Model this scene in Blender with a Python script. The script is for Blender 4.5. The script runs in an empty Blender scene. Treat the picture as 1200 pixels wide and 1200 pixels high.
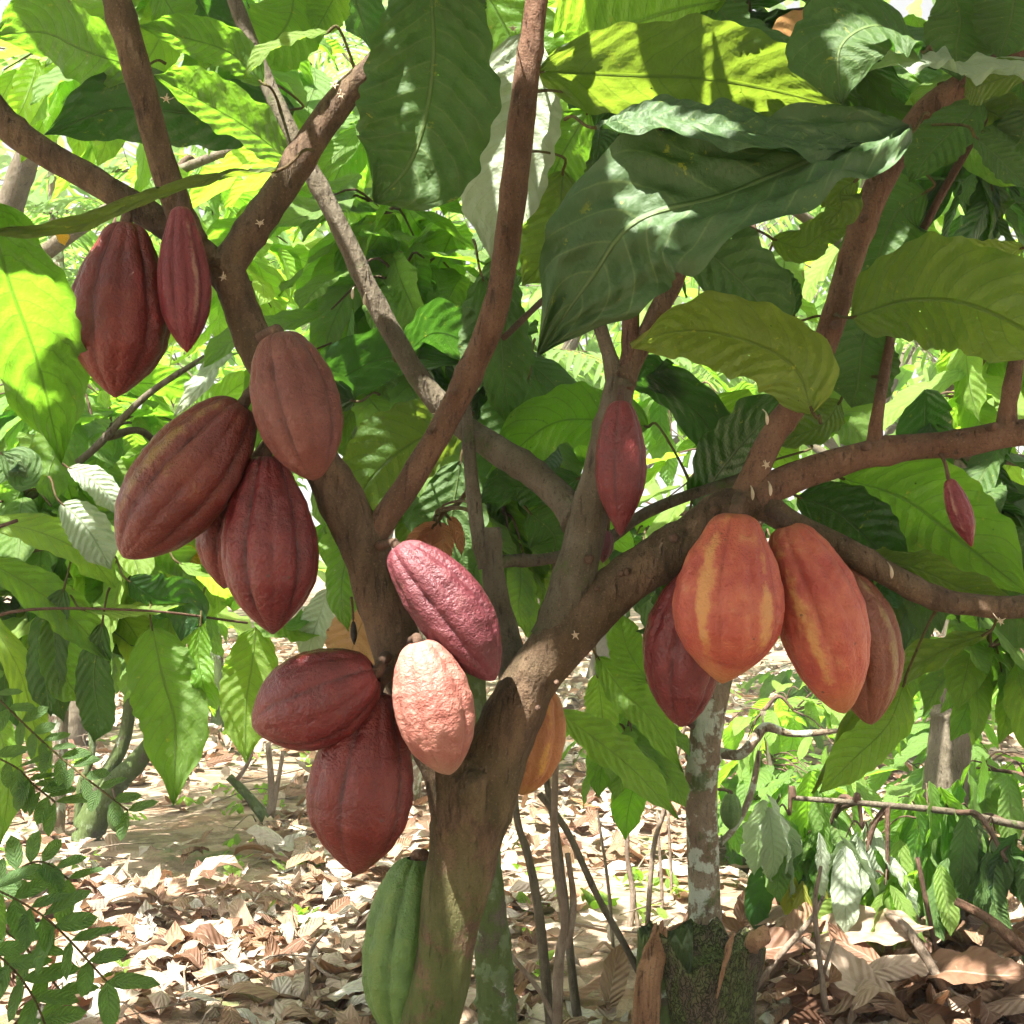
import bpy, math, random
import numpy as np
from mathutils import Vector, Matrix, noise as mn
rng = np.random.default_rng(11); random.seed(11)
S = bpy.context.scene; C = S.collection
V = lambda *a: np.array(a, float)
CAMZ, F = 1.25, 1650.0
def P(x, y, d): return V((x-600)/F*d, d, CAMZ-(y-600)/F*d)      # place in the world read off the photograph at depth d
def nrm(v): v = np.asarray(v, float); return v/(np.linalg.norm(v)+1e-12)
SUN = nrm(V(-.25, -.36, .90))

# ------------------------------------------------------------ materials
class NT:
    def __init__(s, name):
        s.m = bpy.data.materials.new(name); s.m.use_nodes = True; s.t = s.m.node_tree; s.t.nodes.clear()
        s.out = s.n('ShaderNodeOutputMaterial')
    def n(s, ty, **k):
        nd = s.t.nodes.new(ty)
        for a, b in k.items(): setattr(nd, a, b)
        return nd
    def l(s, a, b): s.t.links.new(a, b)
    def put(s, inp, v):
        if isinstance(v, bpy.types.NodeSocket): s.l(v, inp)
        elif v is not None:
            if isinstance(v, (tuple, list)) and len(v) == 3 and inp.type == 'RGBA': v = (*v, 1)
            inp.default_value = v
    def math(s, op, a, b=None, c=None, clamp=False):
        nd = s.n('ShaderNodeMath', operation=op, use_clamp=clamp); s.put(nd.inputs[0], a)
        if b is not None: s.put(nd.inputs[1], b)
        if c is not None: s.put(nd.inputs[2], c)
        return nd.outputs[0]
    def noise(s, vec, scale, detail=3, rough=.55, dist=0):
        nd = s.n('ShaderNodeTexNoise'); s.put(nd.inputs['Vector'], vec)
        nd.inputs['Scale'].default_value = scale; nd.inputs['Detail'].default_value = detail
        nd.inputs['Roughness'].default_value = rough; nd.inputs['Distortion'].default_value = dist
        return nd.outputs['Fac']
    def vor(s, vec, scale, feature='F1'):
        nd = s.n('ShaderNodeTexVoronoi', feature=feature); s.put(nd.inputs['Vector'], vec); nd.inputs['Scale'].default_value = scale
        return nd.outputs['Distance']
    def ss(s, x, a, b, lo=0, hi=1):
        nd = s.n('ShaderNodeMapRange', interpolation_type='SMOOTHSTEP'); s.put(nd.inputs[0], x)
        for i, v in zip((1, 2, 3, 4), (a, b, lo, hi)): s.put(nd.inputs[i], v)
        return nd.outputs[0]
    def mix(s, f, a, b):
        nd = s.n('ShaderNodeMix', data_type='RGBA'); s.put(nd.inputs[0], f); s.put(nd.inputs[6], a); s.put(nd.inputs[7], b); return nd.outputs[2]
    def attr(s, name): return s.n('ShaderNodeAttribute', attribute_name=name).outputs['Fac']
    def co(s): return s.n('ShaderNodeTexCoord').outputs['Object']
    def scale(s, vec, v):
        nd = s.n('ShaderNodeVectorMath', operation='MULTIPLY'); s.put(nd.inputs[0], vec); nd.inputs[1].default_value = v; return nd.outputs[0]
    def bump(s, h, strength, dist, normal=None):
        nd = s.n('ShaderNodeBump'); s.put(nd.inputs['Height'], h); nd.inputs['Strength'].default_value = strength
        nd.inputs['Distance'].default_value = dist
        if normal is not None: s.put(nd.inputs['Normal'], normal)
        return nd.outputs[0]
    def bsdf(s, col, rough, normal=None, spec=.5):
        b = s.n('ShaderNodeBsdfPrincipled'); s.put(b.inputs['Base Color'], col); s.put(b.inputs['Roughness'], rough)
        s.put(b.inputs['Specular IOR Level'], spec)
        if normal is not None: s.put(b.inputs['Normal'], normal)
        return b.outputs[0]

def leaf_mat(name, top_a, top_b, under, trans, tfac=.42, rough=.34, nveins=11, patch=(.30, .34, .03), patch_amt=.25, holes=0., brown=.2, spec=.5):
    k = NT(name)
    uv = k.n('ShaderNodeUVMap').outputs[0]; sp = k.n('ShaderNodeSeparateXYZ'); k.l(uv, sp.inputs[0])
    u, v = sp.outputs[0], sp.outputs[1]; r = k.attr('rnd'); co = k.co()
    a = k.math('ABSOLUTE', k.math('MULTIPLY_ADD', u, 2, -1))
    mid = k.ss(a, .012, .045, 1, 0)
    ph = k.math('SUBTRACT', k.math('MULTIPLY', v, nveins), k.math('MULTIPLY', k.math('POWER', a, 1.35), 2.1))
    ph = k.math('ADD', ph, k.math('MULTIPLY', k.math('GREATER_THAN', u, .5), .35))
    fr = k.math('ABSOLUTE', k.math('SUBTRACT', k.math('FRACT', ph), .5))         # 0 on the vein, .5 between
    side = k.math('MULTIPLY', k.ss(fr, .015, .06, 1, 0), k.ss(a, .8, 1, 1, 0))
    vein = k.math('MAXIMUM', mid, k.math('MULTIPLY', side, .7))
    geo = k.n('ShaderNodeNewGeometry'); back = geo.outputs['Backfacing']
    uvr = k.n('ShaderNodeCombineXYZ'); k.l(u, uvr.inputs[0]); k.l(v, uvr.inputs[1]); k.l(k.math('MULTIPLY', r, 37), uvr.inputs[2])
    ur = uvr.outputs[0]
    n1 = k.noise(k.scale(ur, (1, 2.4, 1)), 2.2, 3); n2 = k.noise(co, 120, 2)
    top = k.mix(r, top_a, top_b); top = k.mix(k.ss(n1, .3, .7, 0, .5), top, top_b)
    col = k.mix(back, top, under)
    pa = k.math('MULTIPLY', k.ss(k.noise(k.scale(ur, (1, 2.6, 3)), 9, 4, .7), .60, .70, 0, 1), k.ss(n1, .5, .62, 0, patch_amt*3))
    col = k.mix(pa, col, patch)
    col = k.mix(k.math('MULTIPLY', vein, k.math('MULTIPLY_ADD', back, .22, .13)), col, (.24, .33, .10))
    # dry brown spots and margins with a shape of their own
    bn = k.noise(k.scale(ur, (1, 2.4, 5)), 3.5, 4, .6)
    br = k.ss(k.math('ADD', bn, k.math('MULTIPLY', k.math('POWER', a, 6), .10)), .74, .77, 0, 1)
    br = k.math('MULTIPLY', br, brown*3, clamp=True)
    col = k.mix(br, col, (.20, .10, .045))
    tc = k.mix(k.math('MULTIPLY', vein, .5), trans, top_a); tc = k.mix(pa, tc, (.75, .68, .08)); tc = k.mix(br, tc, (.22, .09, .03))
    tc = k.mix(k.ss(n1, .25, .75, 0, .35), tc, top_b)
    qu = k.math('MULTIPLY', k.ss(fr, .0, .5, 0, 1), k.ss(a, .0, .2, .3, 1))
    h = k.math('ADD', k.math('MULTIPLY', qu, .32), k.math('MULTIPLY', k.noise(k.scale(ur, (1, 2.6, 1)), 26, 3), .28))
    h = k.math('SUBTRACT', h, k.math('MULTIPLY', mid, .5))
    h = k.math('ADD', h, k.math('MULTIPLY', k.noise(k.scale(ur, (1, 2.6, 1)), 7, 2), .6)); bp = k.bump(h, .85, .006); bp = k.bump(n2, .25, .0008, bp)
    rg = k.math('MULTIPLY_ADD', back, .28, rough); rg = k.math('ADD', rg, k.math('MULTIPLY', n2, .12))
    b = k.bsdf(col, rg, bp, spec)
    t = k.n('ShaderNodeBsdfTranslucent'); k.l(tc, t.inputs[0]); k.l(bp, t.inputs[1])
    mx = k.n('ShaderNodeMixShader'); mx.inputs[0].default_value = tfac; k.l(b, mx.inputs[1]); k.l(t.outputs[0], mx.inputs[2])
    res = mx.outputs[0]
    if holes > 0:
        hv = k.vor(k.scale(ur, (1, 2.5, 4)), 7); hm = k.math('MULTIPLY', k.ss(k.math('ADD', hv, k.math('MULTIPLY', k.noise(ur, 30, 2), .08)), .10, .105, 1, 0), k.math('GREATER_THAN', k.noise(k.scale(ur, (1, 2, 2)), 2.3, 2), .62-holes))
        hm = k.math('MULTIPLY', hm, k.math('GREATER_THAN', a, .08))
        tr = k.n('ShaderNodeBsdfTransparent'); m2 = k.n('ShaderNodeMixShader'); k.l(hm, m2.inputs[0]); k.l(res, m2.inputs[1]); k.l(tr.outputs[0], m2.inputs[2]); res = m2.outputs[0]
    k.l(res, k.out.inputs[0]); return k.m

M = {}
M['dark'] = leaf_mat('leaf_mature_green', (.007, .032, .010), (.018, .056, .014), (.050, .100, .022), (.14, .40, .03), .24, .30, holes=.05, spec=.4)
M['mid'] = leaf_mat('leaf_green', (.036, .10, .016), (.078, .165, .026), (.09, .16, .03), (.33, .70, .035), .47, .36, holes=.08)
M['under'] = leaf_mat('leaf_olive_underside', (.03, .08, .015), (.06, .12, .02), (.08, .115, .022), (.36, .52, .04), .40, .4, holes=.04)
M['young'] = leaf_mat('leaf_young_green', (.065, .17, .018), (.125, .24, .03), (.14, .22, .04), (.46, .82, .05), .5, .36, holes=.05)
M['holed'] = leaf_mat('leaf_insect_eaten', (.08, .14, .02), (.12, .19, .03), (.14, .17, .03), (.46, .56, .05), .42, .4, holes=.30, patch_amt=.5)
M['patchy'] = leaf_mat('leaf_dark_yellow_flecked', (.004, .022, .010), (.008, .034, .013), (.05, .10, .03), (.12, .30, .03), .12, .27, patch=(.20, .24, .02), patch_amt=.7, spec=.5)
M['yellow'] = leaf_mat('leaf_yellowing', (.20, .26, .02), (.32, .34, .02), (.28, .30, .04), (.75, .70, .04), .45, .4, brown=.5)
M['orange'] = leaf_mat('leaf_turning_orange', (.55, .28, .01), (.60, .36, .02), (.5, .28, .02), (.95, .50, .02), .5, .45, brown=.6)
M['flush'] = leaf_mat('leaf_young_flush', (.34, .13, .07), (.42, .20, .10), (.38, .17, .09), (.75, .33, .16), .4, .4, patch_amt=.0)
M['pale'] = leaf_mat('leaf_pale_sun_glare', (.15, .25, .12), (.38, .45, .33), (.34, .40, .28), (.40, .55, .25), .35, .33, spec=.8, patch_amt=.0)  # white sun glare on shiny leaves painted into the base colour
M['tan'] = leaf_mat('leaf_tan_drying', (.33, .19, .09), (.40, .24, .12), (.36, .22, .12), (.60, .32, .12), .4, .55, brown=.4)
M['leaflet'] = leaf_mat('leaflet_green', (.025, .085, .022), (.06, .15, .035), (.08, .15, .05), (.28, .58, .06), .42, .45, nveins=8, holes=0)
M['fern'] = leaf_mat('frond_green', (.06, .14, .03), (.11, .22, .05), (.12, .2, .06), (.45, .75, .12), .5, .45, nveins=3)

def dry_mat():
    k = NT('dry_leaf'); r = k.attr('rnd'); co = k.co()
    uv = k.n('ShaderNodeUVMap').outputs[0]; sp = k.n('ShaderNodeSeparateXYZ'); k.l(uv, sp.inputs[0]); u, v = sp.outputs[0], sp.outputs[1]
    a = k.math('ABSOLUTE', k.math('MULTIPLY_ADD', u, 2, -1))
    ph = k.math('SUBTRACT', k.math('MULTIPLY', v, 9), k.math('MULTIPLY', a, 2)); fr = k.math('ABSOLUTE', k.math('SUBTRACT', k.math('FRACT', ph), .5))
    cr = k.n('ShaderNodeValToRGB'); k.l(r, cr.inputs[0]); e = cr.color_ramp.elements
    cols = [(0, (.09, .045, .028)), (.15, (.20, .11, .065)), (.32, (.30, .20, .125)), (.52, (.40, .31, .23)), (.72, (.50, .42, .34)), (.94, (.48, .45, .39)), (1, (.30, .13, .05))]
    e[0].position, e[0].color = 0, (*cols[0][1], 1); e[1].position, e[1].color = 1, (*cols[-1][1], 1)
    for p, c in cols[1:-1]: q = e.new(p); q.color = (*c, 1)
    n = k.noise(co, 28, 4, .65); c = k.mix(k.ss(n, .45, .8, 0, .6), cr.outputs[0], (.12, .06, .04))
    c = k.mix(k.math('MULTIPLY', k.ss(a, .02, .06, 1, 0), .4), c, (.5, .4, .3))
    h = k.math('ADD', k.ss(fr, 0, .5, 0, 1), n); c = k.mix(k.math('MULTIPLY', k.ss(fr, .02, .1, 1, 0), .10), c, (.14, .08, .05)); bp = k.bump(h, .8, .004)
    b = k.bsdf(c, .62, bp, .3); t = k.n('ShaderNodeBsdfTranslucent'); k.l(k.mix(.5, c, (.5, .22, .08)), t.inputs[0])
    mx = k.n('ShaderNodeMixShader'); mx.inputs[0].default_value = .18; k.l(b, mx.inputs[1]); k.l(t.outputs[0], mx.inputs[2]); k.l(mx.outputs[0], k.out.inputs[0]); return k.m
M['dry'] = dry_mat()

def bark(name, c1, c2, c3, moss=0., lichen=0., rough=.85, scale=1., mossz=None):
    k = NT(name); co = k.co()
    geo = k.n('ShaderNodeNewGeometry').outputs['Position']
    st = k.scale(geo, (1, 1, .35)); c1, c2, c3 = [tuple(x*.75 for x in q) for q in (c1, c2, c3)]
    n1 = k.noise(st, 34*scale, 5, .65); n2 = k.noise(geo, 9*scale, 3); n3 = k.noise(geo, 260*scale, 3, .6)
    col = k.mix(k.ss(n1, .32, .66, 0, 1), c1, c2); col = k.mix(k.ss(n2, .42, .7, 0, .8), col, c3); crk = k.noise(k.scale(geo, (1, 1, .16)), 105*scale, 3, .6); col = k.mix(k.ss(crk, .60, .70, 0, .65), col, (.03, .018, .012))
    dots = k.ss(k.vor(geo, 120*scale), .10, .2, 1, 0); col = k.mix(k.math('MULTIPLY', dots, k.ss(n2, .4, .6, .05, .35)), col, (.28, .20, .13))
    col = k.mix(k.ss(n3, .5, .75, 0, .6), col, (.03, .018, .012)); col = k.mix(k.ss(k.noise(geo, 330*scale, 2, .6), .56, .75, 0, .45), col, (.24, .17, .11))
    if lichen:
        ln = k.noise(geo, 22*scale, 4, .6); col = k.mix(k.ss(ln, .60-lichen*.2, .66-lichen*.2, 0, .8), col, (.42, .46, .38))
    if moss:
        mm = k.ss(k.noise(geo, 13*scale, 5, .7), .62-moss*.3, .75-moss*.3, 0, .85)
        if mossz:
            sz = k.n('ShaderNodeSeparateXYZ'); k.l(geo, sz.inputs[0]); mm = k.math('MULTIPLY', mm, k.ss(sz.outputs[2], mossz[0], mossz[1], 1, 0))
        col = k.mix(mm, col, (.060, .095, .020))
    wav = k.vor(k.scale(geo, (1, 1, .5)), 95*scale)
    h = k.math('ADD', k.math('MULTIPLY_ADD', k.ss(crk, .58, .7, 0, 1), -.35, k.math('MULTIPLY', n1, .8)), k.math('ADD', k.math('MULTIPLY', n3, .25), k.math('MULTIPLY', wav, .35)))
    bp = k.bump(h, 1., .0085/scale)
    k.l(k.bsdf(col, rough, bp, .3), k.out.inputs[0]); return k.m
M['bark'] = bark('bark_brown', (.080, .048, .028), (.205, .132, .078), (.10, .075, .036), moss=.8, mossz=(.62, 1.02), lichen=.0, scale=1.25)
M['bark_red'] = bark('bark_reddish', (.15, .072, .040), (.24, .135, .082), (.125, .066, .038), scale=1.3)
M['bark_grey'] = bark('bark_greyish', (.13, .105, .07), (.20, .17, .12), (.11, .09, .05), moss=.15, scale=1.4)
M['bark_mossy'] = bark('bark_mossy', (.07, .055, .035), (.14, .12, .09), (.06, .055, .03), moss=.95, lichen=.25)
M['bark_lichen'] = bark('bark_lichen', (.22, .17, .11), (.32, .26, .18), (.18, .11, .07), moss=.3, lichen=.5)
M['twig'] = bark('twig_brown', (.10, .055, .035), (.17, .10, .065), (.08, .05, .03), scale=2)
M['petiole'] = bark('petiole_green_brown', (.10, .085, .03), (.15, .13, .04), (.11, .06, .03), scale=2)
M['wood'] = bark('split_wood', (.30, .15, .075), (.42, .24, .13), (.16, .075, .04), scale=.8)
M['stalk'] = bark('pod_stalk', (.13, .075, .05), (.19, .11, .07), (.10, .06, .04), scale=2)
M['stick'] = bark('dry_stick', (.24, .18, .13), (.34, .27, .20), (.18, .12, .08), scale=2)

def moss_crack():
    k = NT('cracked_mossy_bark'); geo = k.n('ShaderNodeNewGeometry').outputs['Position']
    w = k.scale(geo, (1, 1, .45)); wn = k.n('ShaderNodeVectorMath', operation='ADD'); k.l(w, wn.inputs[0]); nn = k.n('ShaderNodeTexNoise'); k.l(geo, nn.inputs[0]); nn.inputs['Scale'].default_value = 45; k.l(k.scale(nn.outputs['Color'], (.03, .03, .03)), wn.inputs[1]); cr = k.vor(wn.outputs[0], 120, 'DISTANCE_TO_EDGE'); n = k.noise(geo, 40, 4, .7)
    c = k.mix(k.ss(n, .35, .65, 0, 1), (.075, .10, .025), (.12, .14, .05)); c = k.mix(k.ss(k.noise(k.scale(geo, (1, 1, .4)), 16, 4), .46, .60, 0, .9), c, (.12, .085, .06))
    c = k.mix(k.ss(cr, .02, .12, .85, 0), c, (.03, .028, .015))
    h = k.math('ADD', k.ss(cr, 0, .15, 0, 1), k.math('MULTIPLY', n, .5)); k.l(k.bsdf(c, .9, k.bump(h, .9, .006), .2), k.out.inputs[0]); return k.m
M['crack'] = moss_crack()

def pod_mat(name, base, base2, furrow, tip, gloss=.42, streak=None, streak_amt=0., fur_amt=.5, dust=.25, spec=.5):
    base, base2, furrow, tip = [tuple(x*.72 for x in q) for q in (base, base2, furrow, tip)]
    k = NT(name); co = k.co(); rd = k.attr('ridge'); t = k.attr('along')
    n1 = k.noise(co, 16, 4, .6); n2 = k.noise(co, 60, 4, .65); n3 = k.noise(co, 240, 3, .6)
    c = k.mix(k.ss(k.math('ADD', k.math('MULTIPLY', n1, .6), k.math('MULTIPLY', n2, .4)), .35, .65, 0, 1), base, base2)
    c = k.mix(k.math('MULTIPLY', k.ss(rd, .15, .70, 1, 0), fur_amt), c, furrow)  # furrow colour, darkened in most husks to paint shade into the creases
    if streak:
        s = k.attr('streak'); sm = k.ss(k.math('ADD', s, k.math('ADD', k.math('MULTIPLY', k.math('SUBTRACT', n2, .5), 2.0), k.math('MULTIPLY', k.math('SUBTRACT', n1, .5), 2.6))), .25, 1.0, 0, streak_amt)
        c = k.mix(sm, c, streak)
    c = k.mix(k.ss(k.math('ADD', t, k.math('MULTIPLY', n1, .25)), .93, 1.12, 0, .75), c, tip)
    c = k.mix(k.ss(n2, .55, .78, 0, dust*.6), c, (.36, .22, .18))
    lines = k.noise(k.scale(co, (1, 1, .22)), 130, 3, .7); c = k.mix(k.ss(lines, .64, .74, 0, .2), c, (.36, .22, .15))
    sp = k.ss(k.vor(co, 42), .06, .09, 1, 0); c = k.mix(k.math('MULTIPLY', sp, k.ss(n1, .47, .55, 0, .85)), c, (.06, .035, .02))
    h = k.math('ADD', k.math('MULTIPLY', n2, .7), k.math('MULTIPLY', n3, .3)); bp = k.bump(h, .85, .006)
    rg = k.math('MULTIPLY_ADD', k.ss(n2, .4, .7, 0, 1), .2, gloss); k.l(k.bsdf(c, rg, bp, spec), k.out.inputs[0]); return k.m
PM = {
 'maroon': pod_mat('husk_maroon', (.150, .014, .012), (.225, .028, .020), (.05, .008, .007), (.22, .04, .03), .34, fur_amt=.65, dust=.10, spec=.5),
 'maroonS': pod_mat('husk_maroon_streaked', (.145, .020, .014), (.21, .036, .022), (.055, .010, .008), (.20, .05, .04), .36, (.22, .13, .04), .7, fur_amt=.6, dust=.10, spec=.5),
 'dusty': pod_mat('husk_dusty_mauve', (.18, .045, .034), (.25, .080, .060), (.075, .018, .014), (.25, .09, .06), .44, fur_amt=.65, dust=.35),
 'ruby': pod_mat('husk_ruby', (.150, .013, .014), (.235, .028, .028), (.05, .007, .008), (.20, .04, .035), .32, fur_amt=.65, dust=.08, spec=.55),
 'purple': pod_mat('husk_purple_pink', (.135, .026, .034), (.205, .045, .058), (.15, .03, .045), (.26, .06, .08), .45, dust=.3),
 'pink': pod_mat('husk_pale_pink', (.40, .13, .10), (.56, .25, .19), (.28, .08, .06), (.55, .36, .24), .48, dust=.4),
 'orange': pod_mat('husk_orange_red', (.47, .068, .046), (.66, .175, .095), (.28, .035, .02), (.60, .27, .09), .40, (.56, .30, .09), .7, fur_amt=.35, dust=.4),
 'orange2': pod_mat('husk_orange', (.50, .19, .07), (.58, .27, .10), (.42, .13, .05), (.55, .3, .06), .5, (.60, .36, .05), .6, fur_amt=.35, dust=.3),
 'rust': pod_mat('husk_rusty_brown', (.22, .065, .035), (.29, .10, .05), (.15, .05, .03), (.24, .09, .05), .48, (.26, .19, .07), .7, dust=.35),
 'green': pod_mat('husk_green', (.09, .19, .035), (.14, .26, .055), (.03, .07, .015), (.08, .16, .04), .5, (.13, .2, .04), .5, dust=.15),
 'crimson': pod_mat('husk_crimson_young', (.19, .018, .028), (.27, .038, .045), (.11, .012, .018), (.3, .06, .05), .4, (.42, .28, .20), .45, fur_amt=.5, dust=.2),
 'black': pod_mat('husk_black_dried', (.018, .013, .010), (.035, .025, .02), (.01, .008, .006), (.02, .015, .01), .6, dust=.1),
}
def simple(name, c, rough=.6):
    k = NT(name); n = k.noise(k.co(), 60, 3); k.l(k.bsdf(k.mix(n, c, tuple(x*.75 for x in c)), rough), k.out.inputs[0]); return k.m
M['petal'] = simple('petal_cream', (.62, .50, .36)); M['sepal'] = simple('sepal_pink', (.55, .28, .22))

# ------------------------------------------------------------ mesh plumbing
def mesh(name, verts, faces, mat, smooth=True, uv=None, attrs=None):
    me = bpy.data.meshes.new(name); verts = np.asarray(verts, np.float32)
    if isinstance(faces, np.ndarray):
        nf, k = faces.shape; me.vertices.add(len(verts)); me.vertices.foreach_set('co', verts.ravel())
        me.loops.add(nf*k); me.loops.foreach_set('vertex_index', faces.astype(np.int32).ravel())
        me.polygons.add(nf); me.polygons.foreach_set('loop_start', np.arange(0, nf*k, k, dtype=np.int32)); me.update(calc_edges=True)
    else: me.from_pydata(verts.tolist(), [], faces); me.update()
    if uv is not None:
        idx = np.empty(len(me.loops), np.int32); me.loops.foreach_get('vertex_index', idx)
        l = me.uv_layers.new(name='UVMap'); l.data.foreach_set('uv', np.asarray(uv, np.float32)[idx].ravel())
    for a, d in (attrs or {}).items():
        at = me.attributes.new(a, 'FLOAT', 'POINT'); at.data.foreach_set('value', np.asarray(d, np.float32))
    if smooth: me.polygons.foreach_set('use_smooth', np.ones(len(me.polygons), bool))
    me.materials.append(mat); return me
def link(name, me, parent=None, base=None):
    """mesh in world coordinates -> object; a child is shifted so that it sits under its thing's base"""
    o = bpy.data.objects.new(name, me); C.objects.link(o)
    b = np.zeros(3) if base is None else np.asarray(base, float)
    par_w = np.zeros(3)
    if parent is not None:
        o.parent = parent; par_w = np.array(parent['_w'])
    co = np.empty(len(me.vertices)*3, np.float32); me.vertices.foreach_get('co', co)
    org = b if base is not None else par_w
    co = co.reshape(-1, 3)-org; me.vertices.foreach_set('co', co.astype(np.float32).ravel()); me.update()
    o.location = Vector(org-par_w); o['_w'] = [float(x) for x in org]; return o
def tag(o, label=None, cat=None, group=None, kind=None):
    for k, v in (('label', label), ('category', cat), ('group', group), ('kind', kind)):
        if v: o[k] = v
    return o
def thing(name, base, label, cat, group=None):
    o = bpy.data.objects.new(name, None); C.objects.link(o); o.location = Vector(base); o.empty_display_size = .1
    o['_w'] = [float(x) for x in base]; return tag(o, label, cat, group)

def spline(pts, n):
    pts = np.asarray(pts, float)
    if len(pts) == 2: t = np.linspace(0, 1, n)[:, None]; return pts[0]*(1-t)+pts[1]*t
    q = np.vstack([2*pts[0]-pts[1], pts, 2*pts[-1]-pts[-2]]); m = len(pts)-1
    tt = np.linspace(0, m-1e-9, n); i = tt.astype(int); f = (tt-i)[:, None]
    a, b, c, d = q[i], q[i+1], q[i+2], q[i+3]
    return .5*((2*b)+(-a+c)*f+(2*a-5*b+4*c-d)*f**2+(-a+3*b-3*c+d)*f**3)
def tube(pts, seg=10, n=None, rough=.05, freq=18, seed=0, flare=0, cap=True, nodes=0):
    """pts: rows (x,y,z,r)"""
    pts = np.asarray(pts, float); L = np.linalg.norm(np.diff(pts[:, :3], axis=0), axis=1).sum()
    n = n or max(4, int(L/.015)); s = spline(pts, n); c, r = s[:, :3], np.maximum(s[:, 3], .0004)
    if flare: r = r*(1+flare*np.exp(-np.linspace(0, L, n)/(r[0]*.8)))
    for j in range(nodes):
        p = rng.random()*L; r = r*(1+.15*np.exp(-((np.linspace(0, L, n)-p)/.006)**2))
    T = np.gradient(c, axis=0); T /= np.linalg.norm(T, axis=1)[:, None]+1e-12
    up = V(0, 0, 1) if abs(T[0][2]) < .9 else V(0, 1, 0); N = nrm(np.cross(T[0], up)); vs = []
    for i in range(n):
        N = nrm(N-T[i]*N.dot(T[i])); B = np.cross(T[i], N)
        for k in range(seg):
            a = 2*math.pi*k/seg; d = N*math.cos(a)+B*math.sin(a); rr = r[i]
            if rough: rr *= 1+rough*mn.noise(Vector((c[i]+d*r[i])*freq+seed))+rough*.5*mn.noise(Vector((c[i]+d*r[i])*freq*3.1+seed))
            vs.append(c[i]+d*rr)
    fs = [[i*seg+k, i*seg+(k+1) % seg, (i+1)*seg+(k+1) % seg, (i+1)*seg+k] for i in range(n-1) for k in range(seg)]
    if cap:
        vs += [c[0], c[-1]]; a, b = len(vs)-2, len(vs)-1
        fs += [[a, (k+1) % seg, k, k] [:3] for k in range(seg)] + [[b, (n-1)*seg+k, (n-1)*seg+(k+1) % seg] for k in range(seg)]
    return np.array(vs), fs
def join(parts):
    vs, fs, o = [], [], 0
    for v, f in parts: vs.append(v); fs += [[i+o for i in q] for q in f]; o += len(v)
    return np.vstack(vs), fs

# ------------------------------------------------------------ leaves
def leaf_w(s, tipk=1.0, fat=.55):
    """cacao blade: rounded base, broad beyond the middle, drawn-out drip tip"""
    a = np.sin(math.pi*np.clip(s, 0, 1)**.93)**fat
    cut = 1-np.clip((s-.80)/.20, 0, 1)**1.15*.80*tipk
    w = a*cut; w[-1] = .0; w[0] = .04; return w
def leaf_grid(ns, nu):
    idx = np.arange((ns+1)*(nu+1)).reshape(ns+1, nu+1)
    f = np.stack([idx[:-1, :-1], idx[:-1, 1:], idx[1:, 1:], idx[1:, :-1]], -1).reshape(-1, 4)
    s = np.linspace(0, 1, ns+1); u = np.linspace(-1, 1, nu+1); U, Sg = np.meshgrid(u, s)
    return f, s, u, np.stack([(U+1)/2, Sg], -1).reshape(-1, 2)
def blade(mid, normal, W, fold=.25, ruffle=.12, quilt=.010, ns=44, nu=12, seed=0, droop=0., fat=.55, twist=0., tipk=1., crink=1.):
    """mid: midrib points in the world; normal: wish for the upper side (one vector or two, base to tip)"""
    R = np.random.default_rng(seed); f, s, u, uv = leaf_grid(ns, nu)
    c = spline(mid, ns+1); T = np.gradient(c, axis=0); T /= np.linalg.norm(T, axis=1)[:, None]
    nn = np.asarray(normal, float); nn = np.tile(nn, (ns+1, 1)) if nn.ndim == 1 else nn[0]*(1-s[:, None])+nn[1]*s[:, None]
    N = nn-T*(nn*T).sum(1)[:, None]; N /= np.linalg.norm(N, axis=1)[:, None]; B = np.cross(N, T)
    L = np.linalg.norm(np.diff(c, axis=0), axis=1).sum()
    if twist:
        a = (twist*(s-.4))[:, None]; N, B = N*np.cos(a)+B*np.sin(a), B*np.cos(a)-N*np.sin(a)
    w = leaf_w(s, tipk, fat)*W/2; ph1, ph2, k = R.random()*6, R.random()*6, R.uniform(2.2, 3.6)
    out = np.zeros((ns+1, nu+1, 3)); au = np.abs(u)[None, :]; sg = np.sign(u)[None, :]; ss = s[:, None]
    edge = 1+.035*np.sin(ss*61+ph1+sg)*au**4+.03*np.sin(ss*23+ph2*sg)*au**4
    lat = u[None, :]*w[:, None]*math.cos(fold)*edge
    z = au*w[:, None]*math.sin(fold)*(1-.25*au) - droop*W*au**2
    z = z + ruffle*W*.5*au**2.2*(np.sin(2*math.pi*k*ss+ph1+sg*1.3)*.7+.4*np.sin(2*math.pi*k*2.3*ss+ph2*sg))*np.sin(math.pi*np.clip(ss, 0, 1))**.5
    pv = 11*ss-2.1*au**1.35+(u[None, :] > 0)*.35
    z = z + quilt*L*np.abs(np.sin(math.pi*pv))*np.minimum(au*4, 1)*(1-au**3)
    z = z + .006*L*np.sin(ss*31+u[None, :]*9+ph2)*au + .010*crink*L*np.sin(ss*13+u[None, :]*4*ph1)*np.sin(u[None, :]*7+ph2+ss*9)*np.minimum(1, au*3)
    out = c[:, None, :]+B[:, None, :]*lat[..., None]+N[:, None, :]*z[..., None]
    return out.reshape(-1, 3), f, uv

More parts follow.
